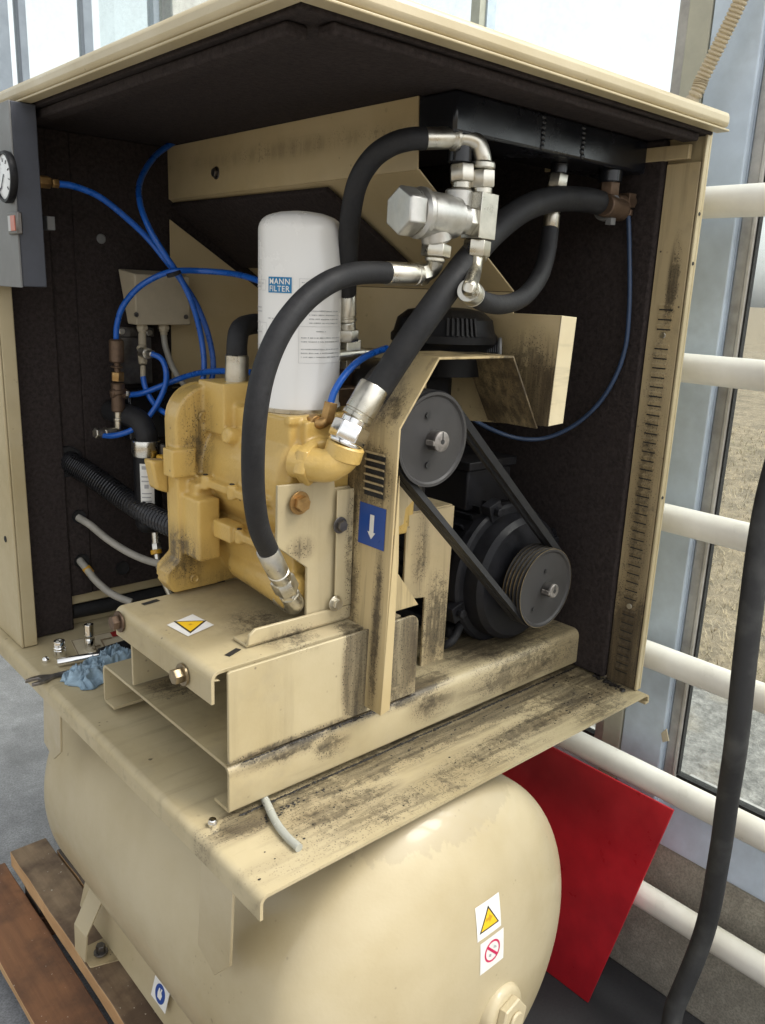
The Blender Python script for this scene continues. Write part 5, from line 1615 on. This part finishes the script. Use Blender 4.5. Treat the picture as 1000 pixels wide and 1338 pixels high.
b.rod((0.2484, 0.7350, 0.5215), (0.2525, 0.7200, 0.5200), 0.0068, 0.001)
b.build('push_fitting', 'zinc', jb)
tube([(0.3036, 0.7780, 0.5502), (0.3058, 0.7750, 0.5256), (0.3134, 0.7650, 0.4916), (0.3264, 0.7500, 0.4618), (0.3343, 0.7200, 0.4368), (0.3358, 0.6900, 0.4181)], 0.0055, 'grey_cable', 'grey cable from the junction box gland', 'grey_cable')
# carrier plate behind
b = MB()
b.box(0.225, 0.295, 0.798, 0.811, 0.545, 0.562)
b.box(0.225, 0.29, 0.80, 0.811, 0.46, 0.544)
b.build('carrier_plate', 'darksteel', cp_, bevel=0.001)
for q_ in ((0.2332, 0.7970, 0.5546), (0.2860, 0.7970, 0.5518)):
    MB().rod(q_, Vector(q_) + Vector((0, 0.006, 0)), 0.006, 0.001, 14).build('cap_screw', 'zinc', cp_)
b = MB()
b.box(0.23, 0.50, 0.775, 0.811, 0.36, 0.452)
b.build('wiring_tray', 'black_paint', cp_, bevel=0.004)
# cable tie
tc = Vector((0.2643, 0.6550, 0.6574))
MB().lathe([(0.0118, -0.003), (0.0128, -0.003), (0.0128, 0.003), (0.0118, 0.003)], tc + Vector((0, 0.004, 0)), (0.35, 0, -0.8), 20).build('cable_tie', 'rubber', cp_)

# ---- separator bottle
bc = Vector((0.2250, 0.7000, 0.3124))
b = MB()
b.lathe([(0.012, -0.105), (0.019, -0.10), (0.0235, -0.09), (0.0235, 0.052), (0.0215, 0.056)], bc, (0, 0, 1), 32)
sep = b.build('separator_bottle', 'black_plastic', cp_)
MB().lathe([(0.0242, 0.034), (0.0252, 0.036), (0.0252, 0.060), (0.0242, 0.062)], bc, (0, 0, 1), 32).build('clamp_band', 'steel', sep)
MB().obox(bc + Vector((0.022, -0.014, 0.046)), (0.005, -0.003, 0), (0.003, 0.005, 0), (0, 0, 0.009)).build('clamp_screw', 'darksteel', sep, bevel=0.001)
b = MB()
b.tube([bc + Vector((0, 0, 0.05)), bc + Vector((0, 0, 0.075)), bc + Vector((-0.004, 0.02, 0.095)), bc + Vector((-0.012, 0.05, 0.100)), bc + Vector((-0.014, 0.11, 0.100))], 0.019, 18)
b.build('rubber_elbow', 'rubber', sep)
PHB = math.atan2((-0.42392, -0.64157, 0.64240)[1] - bc.y, (-0.42392, -0.64157, 0.64240)[0] - bc.x)
b = MB()
rows = []
for i in range(11):
    a = PHB - 0.55 + 1.0 * i / 10
    u_ = Vector((math.cos(a), math.sin(a), 0))
    rows.append((bc + u_ * 0.0240 + Vector((0, 0, -0.082)), bc + u_ * 0.0240 + Vector((0, 0, 0.024))))
vv = [(b.bm.verts.new(p), b.bm.verts.new(q)) for p, q in rows]
for a_, c_ in zip(vv[:-1], vv[1:]):
    b.face([a_[0], c_[0], c_[1], a_[1]])
b.build('paper_label', 'decal_white', sep)
b = MB()
for z0, z1, t0, t1 in ((0.014, 0.020, 0.15, 0.5), (0.0, 0.002, 0.1, 0.8), (-0.008, -0.006, 0.1, 0.7), (-0.02, -0.013, 0.3, 0.6), (-0.03, -0.028, 0.1, 0.8), (-0.037, -0.035, 0.1, 0.75), (-0.044, -0.042, 0.1, 0.8), (-0.06, -0.058, 0.1, 0.8), (-0.067, -0.065, 0.1, 0.6)):
    vv = []
    for i in range(7):
        a = PHB - 0.55 + (t0 + (t1 - t0) * i / 6)
        u_ = Vector((math.cos(a), math.sin(a), 0))
        vv.append((b.bm.verts.new(bc + u_ * 0.0243 + Vector((0, 0, z0))), b.bm.verts.new(bc + u_ * 0.0243 + Vector((0, 0, z1)))))
    for a_, c_ in zip(vv[:-1], vv[1:]):
        b.face([a_[0], c_[0], c_[1], a_[1]])
b.build('label_print', 'print_grey', sep)
MB().box(0.262, 0.33, 0.69, 0.74, 0.32, 0.435).build('filter_housing', 'amber', cp_, bevel=0.006) if False else None
b = MB()
b.obox((0.2386, 0.6600, 0.3225), (0.012, 0, 0), (0, 0.010, 0), (0, 0, 0.031))
b.build('yellow_block', 'amber', cp_, bevel=0.003)
b = MB()
b.rod((0.2311, 0.6900, 0.2078), (0.2293, 0.6850, 0.1849), 0.007, 0.001)
b.hexa((0.2294, 0.6850, 0.1878), (0.2278, 0.6800, 0.1721), 0.0085)
b.tube([(0.2278, 0.6800, 0.1721), (0.2265, 0.6700, 0.1490), (0.2323, 0.6600, 0.1187), (0.2385, 0.6500, 0.0940)], 0.006, 12)
dr = b.build('drain_fitting', 'zinc', sep)
MB().rod((0.2280, 0.6830, 0.1770), (0.2277, 0.6800, 0.1692), 0.010, 0.001).build('amber_ring', 'amber', sep)

# ---- intake filter
ic = Vector((0.4873, 0.2450, 0.5764))
b = MB()
b.lathe([(0.062, -0.045), (0.070, -0.006), (0.076, 0.0), (0.080, 0.003), (0.080, 0.013), (0.076, 0.017), (0.071, 0.036), (0.056, 0.048), (0.030, 0.052), (0.0, 0.053)], ic + Vector((0, 0, -0.006)), (0, 0, 1), 40)
inf = b.build('intake_filter', 'black_plastic', cp_)
for k in range(7):
    a = R(228 + k * 5.2)
    u_ = Vector((math.cos(a), math.sin(a), 0))
    w_ = Vector((-u_.y, u_.x, 0))
    MB().obox(ic + u_ * 0.0735 + Vector((0, 0, 0.021)), u_ * 0.004, w_ * 0.0016, (-u_.x * 0.003, -u_.y * 0.003, 0.012)).build('vent_rib', 'rubber', inf)
b = MB()
r0, r1 = Vector((0.5010, 0.2250, 0.5597)), Vector((0.5398, 0.1820, 0.5624))
b.tube([lerp(r0, r1, i / 60) for i in range(61)], 0.0195, 24, 0, rfun=lambda i, r: r * (0.9 if i % 3 == 0 else 1.0))
b.build('ribbed_spout', 'ribbed', inf, angle=12)
rd = (r1 - r0).normalized()
MB().lathe([(0.0195, 0.0), (0.0207, 0.002), (0.0197, 0.005), (0.0170, 0.005), (0.016, -0.01)], r1, rd, 28).build('spout_rim', 'ctrl', inf)
MB().lathe([(0.0, 0.001), (0.0168, 0.001), (0.0168, 0.0)], r1, rd, 28).build('spout_bore', 'gasket', inf)
b = MB()
b.box(0.40, 0.56, 0.28, 0.62, 0.34, 0.53)
b.build('blower_housing', 'motor_black', cp_, bevel=0.02)

# ================================================================== THINGS LYING AROUND
def socket(px, py, r, h, label, name='socket', neck=0.45):
    p = Vector((px, py, 0.0003))
    b = MB()
    b.lathe([(r * 0.96, 0), (r, 0.001), (r, h * neck), (r * 0.93, h * neck + 0.001), (r * 0.93, h * neck + 0.003), (r, h * neck + 0.004), (r * 0.98, h * 0.62), (r * 0.90, h * 0.66), (r * 0.90, h - 0.001), (r * 0.86, h), (r * 0.62, h), (r * 0.60, h - 0.006)], p, (0, 0, 1), 28)
    o = b.build(name, 'chrome', loc=p)
    tag(o, label, 'socket', 'wrench sockets on the base plate')
    return o
s1 = (0.0596, 0.7211, 0.0000)
s2 = (0.1120, 0.7181, 0.0000)
socket(s1[0], s1[1], 0.0108, 0.030, 'short chrome socket standing on the base plate by the black foam')
socket(s2[0], s2[1], 0.0090, 0.049, 'tall chrome socket standing on the pale placard')
n_ = Vector((0.0320, 0.7146, 0.0000))
o = MB().lathe([(0.0062, 0.0003), (0.0065, 0.004), (0.0058, 0.007), (0.003, 0.0095), (0.0, 0.0102)], n_, (0, 0, 1), 16).build('dome_nut', 'chrome', loc=n_)
tag(o, 'small shiny dome nut lying left of the short socket', 'nut')
n_ = Vector((0.0245, 0.1419, 0.0000))
o = MB().lathe([(0.0055, 0.0003), (0.006, 0.003), (0.0062, 0.006), (0.0045, 0.0095), (0.0, 0.0108)], n_, (0, 0, 1), 18).build('dome_nut', 'chrome', loc=n_)
tag(o, 'small shiny dome nut lying at the front corner of the skid', 'nut')

# ratchet handle
r0 = Vector((0.0404, 0.6834, 0.0080))
r1 = Vector((0.1063, 0.6673, 0.0100))
r2 = Vector((0.1681, 0.6693, 0.0130))
rat = thing('ratchet_handle', 'chrome ratchet handle with black grip lying half under the rag', 'tool', (r0.x, r0.y, 0.0))
MB().lathe([(0.006, 0), (0.0072, 0.002), (0.0066, (r1 - r0).length)], r0, r1 - r0, 20).build('shank', 'chrome', rat)
MB().lathe([(0.0098, 0), (0.0115, 0.003), (0.0115, (r2 - r1).length - 0.003), (0.009, (r2 - r1).length)], r1 + (r1 - r0).normalized() * 0.0003, r2 - r1, 20).build('grip', 'black_plastic', rat)
# open spanner
w0 = Vector((-0.0026, 0.6468, 0.0040))
w1 = Vector((0.0953, 0.6455, 0.0040))
dw = (w1 - w0).normalized()
pw = Vector((-dw.y, dw.x, 0))
def wp(a, c):
    q = w0 + dw * a + pw * c
    return (q.x, q.y)
jaw = [(0.020, 0.0052), (0.006, 0.0135), (-0.006, 0.0142), (-0.019, 0.0105), (-0.0215, 0.0055), (-0.010, 0.0062), (-0.001, 0.0048), (0.001, -0.0020), (-0.006, -0.0065), (-0.016, -0.0085), (-0.016, -0.0125), (-0.004, -0.0145), (0.008, -0.0120), (0.020, -0.0052)]
hl = (w1 - w0).length
b = MB()
b.prism([wp(*p) for p in jaw] + [wp(hl, -0.0052), wp(hl, 0.0052)], 'z', 0.0006, 0.0062)
o = b.build('spanner', 'tool_steel', loc=w0, bevel=0.0009)
tag(o, 'open-ended steel spanner with its jaw over the left edge of the base plate', 'spanner')

# blue rag: crumpled cloth
b = MB()
import mathutils
nx, ny = 84, 52
c0 = Vector((0.0309, 0.6007, 0.0000))
c1_ = Vector((0.1549, 0.6423, 0.0000))
dr_ = (c1_ - c0)
lr = dr_.length
dr_.normalize()
pr_ = Vector((-dr_.y, dr_.x, 0))
grid = []
for i in range(nx + 1):
    row = []
    for j in range(ny + 1):
        u, v = i / nx, j / ny
        wdt = 0.025 + 0.007 * math.sin(u * 8.0 + 0.6) + 0.012 * mathutils.noise.noise((u * 5, 3.1, 0.5))
        q = c0 + dr_ * (u * lr + 0.010 * mathutils.noise.noise((u * 4, v * 5, 9.0))) + pr_ * ((v - 0.5) * 2 * wdt + 0.010 * mathutils.noise.noise((u * 9, v * 3, 2.0)))
        edge = min(u, 1 - u, v, 1 - v)
        prof_h = min(1.0, edge * 5.5) ** 0.6
        rid = abs(mathutils.noise.noise((u * 6.0 + v * 2.0, v * 4.5 - u * 2, 4.0)))
        rid2 = abs(mathutils.noise.noise((u * 15, v * 11, 7.0)))
        z = 0.0012 + prof_h * (0.006 + 0.020 * max(0, 1 - rid * 3.2) + 0.006 * max(0, 0.7 - rid2 * 2.4) + 0.006 * (0.5 - abs(mathutils.noise.noise((u * 27, v * 17, 1.0))))) * (0.62 + 0.62 * u)
        row.append(b.bm.verts.new((q.x, q.y, max(0.0012, z))))
    grid.append(row)
for i in range(nx):
    for j in range(ny):
        b.face([grid[i][j], grid[i + 1][j], grid[i + 1][j + 1], grid[i][j + 1]])
o = b.build('rag', 'rag', loc=c0, angle=180)
so = o.modifiers.new('thick', 'SOLIDIFY')
so.thickness = 0.0012
tag(o, 'crumpled light blue cleaning rag lying beside the skid', 'rag')

# piece of clear tube poking from under the skid
b = MB()
b.tube([(0.1090, 0.1689, 0.0062), (0.0971, 0.1315, 0.0060), (0.0854, 0.0955, 0.0055), (0.0798, 0.0648, 0.0050), (0.0787, 0.0367, 0.0050)], 0.0052, 14)
o = b.build('clear_tube', 'clear', loc=(0.09, 0.1, 0))
tag(o, 'short milky plastic tube end poking out from under the skid', 'tube')

# something lying on the roof at the back
b = MB()
b.tube([(0.10, 0.93, 0.9115), (0.14, 0.90, 0.925), (0.20, 0.92, 0.924), (0.27, 0.97, 0.9115)], 0.010, 12)
o = b.build('roof_hose', 'conduit', loc=(0.2, 0.95, 0.905))
tag(o, 'brown bent hose end lying on the far left of the roof', 'hose')
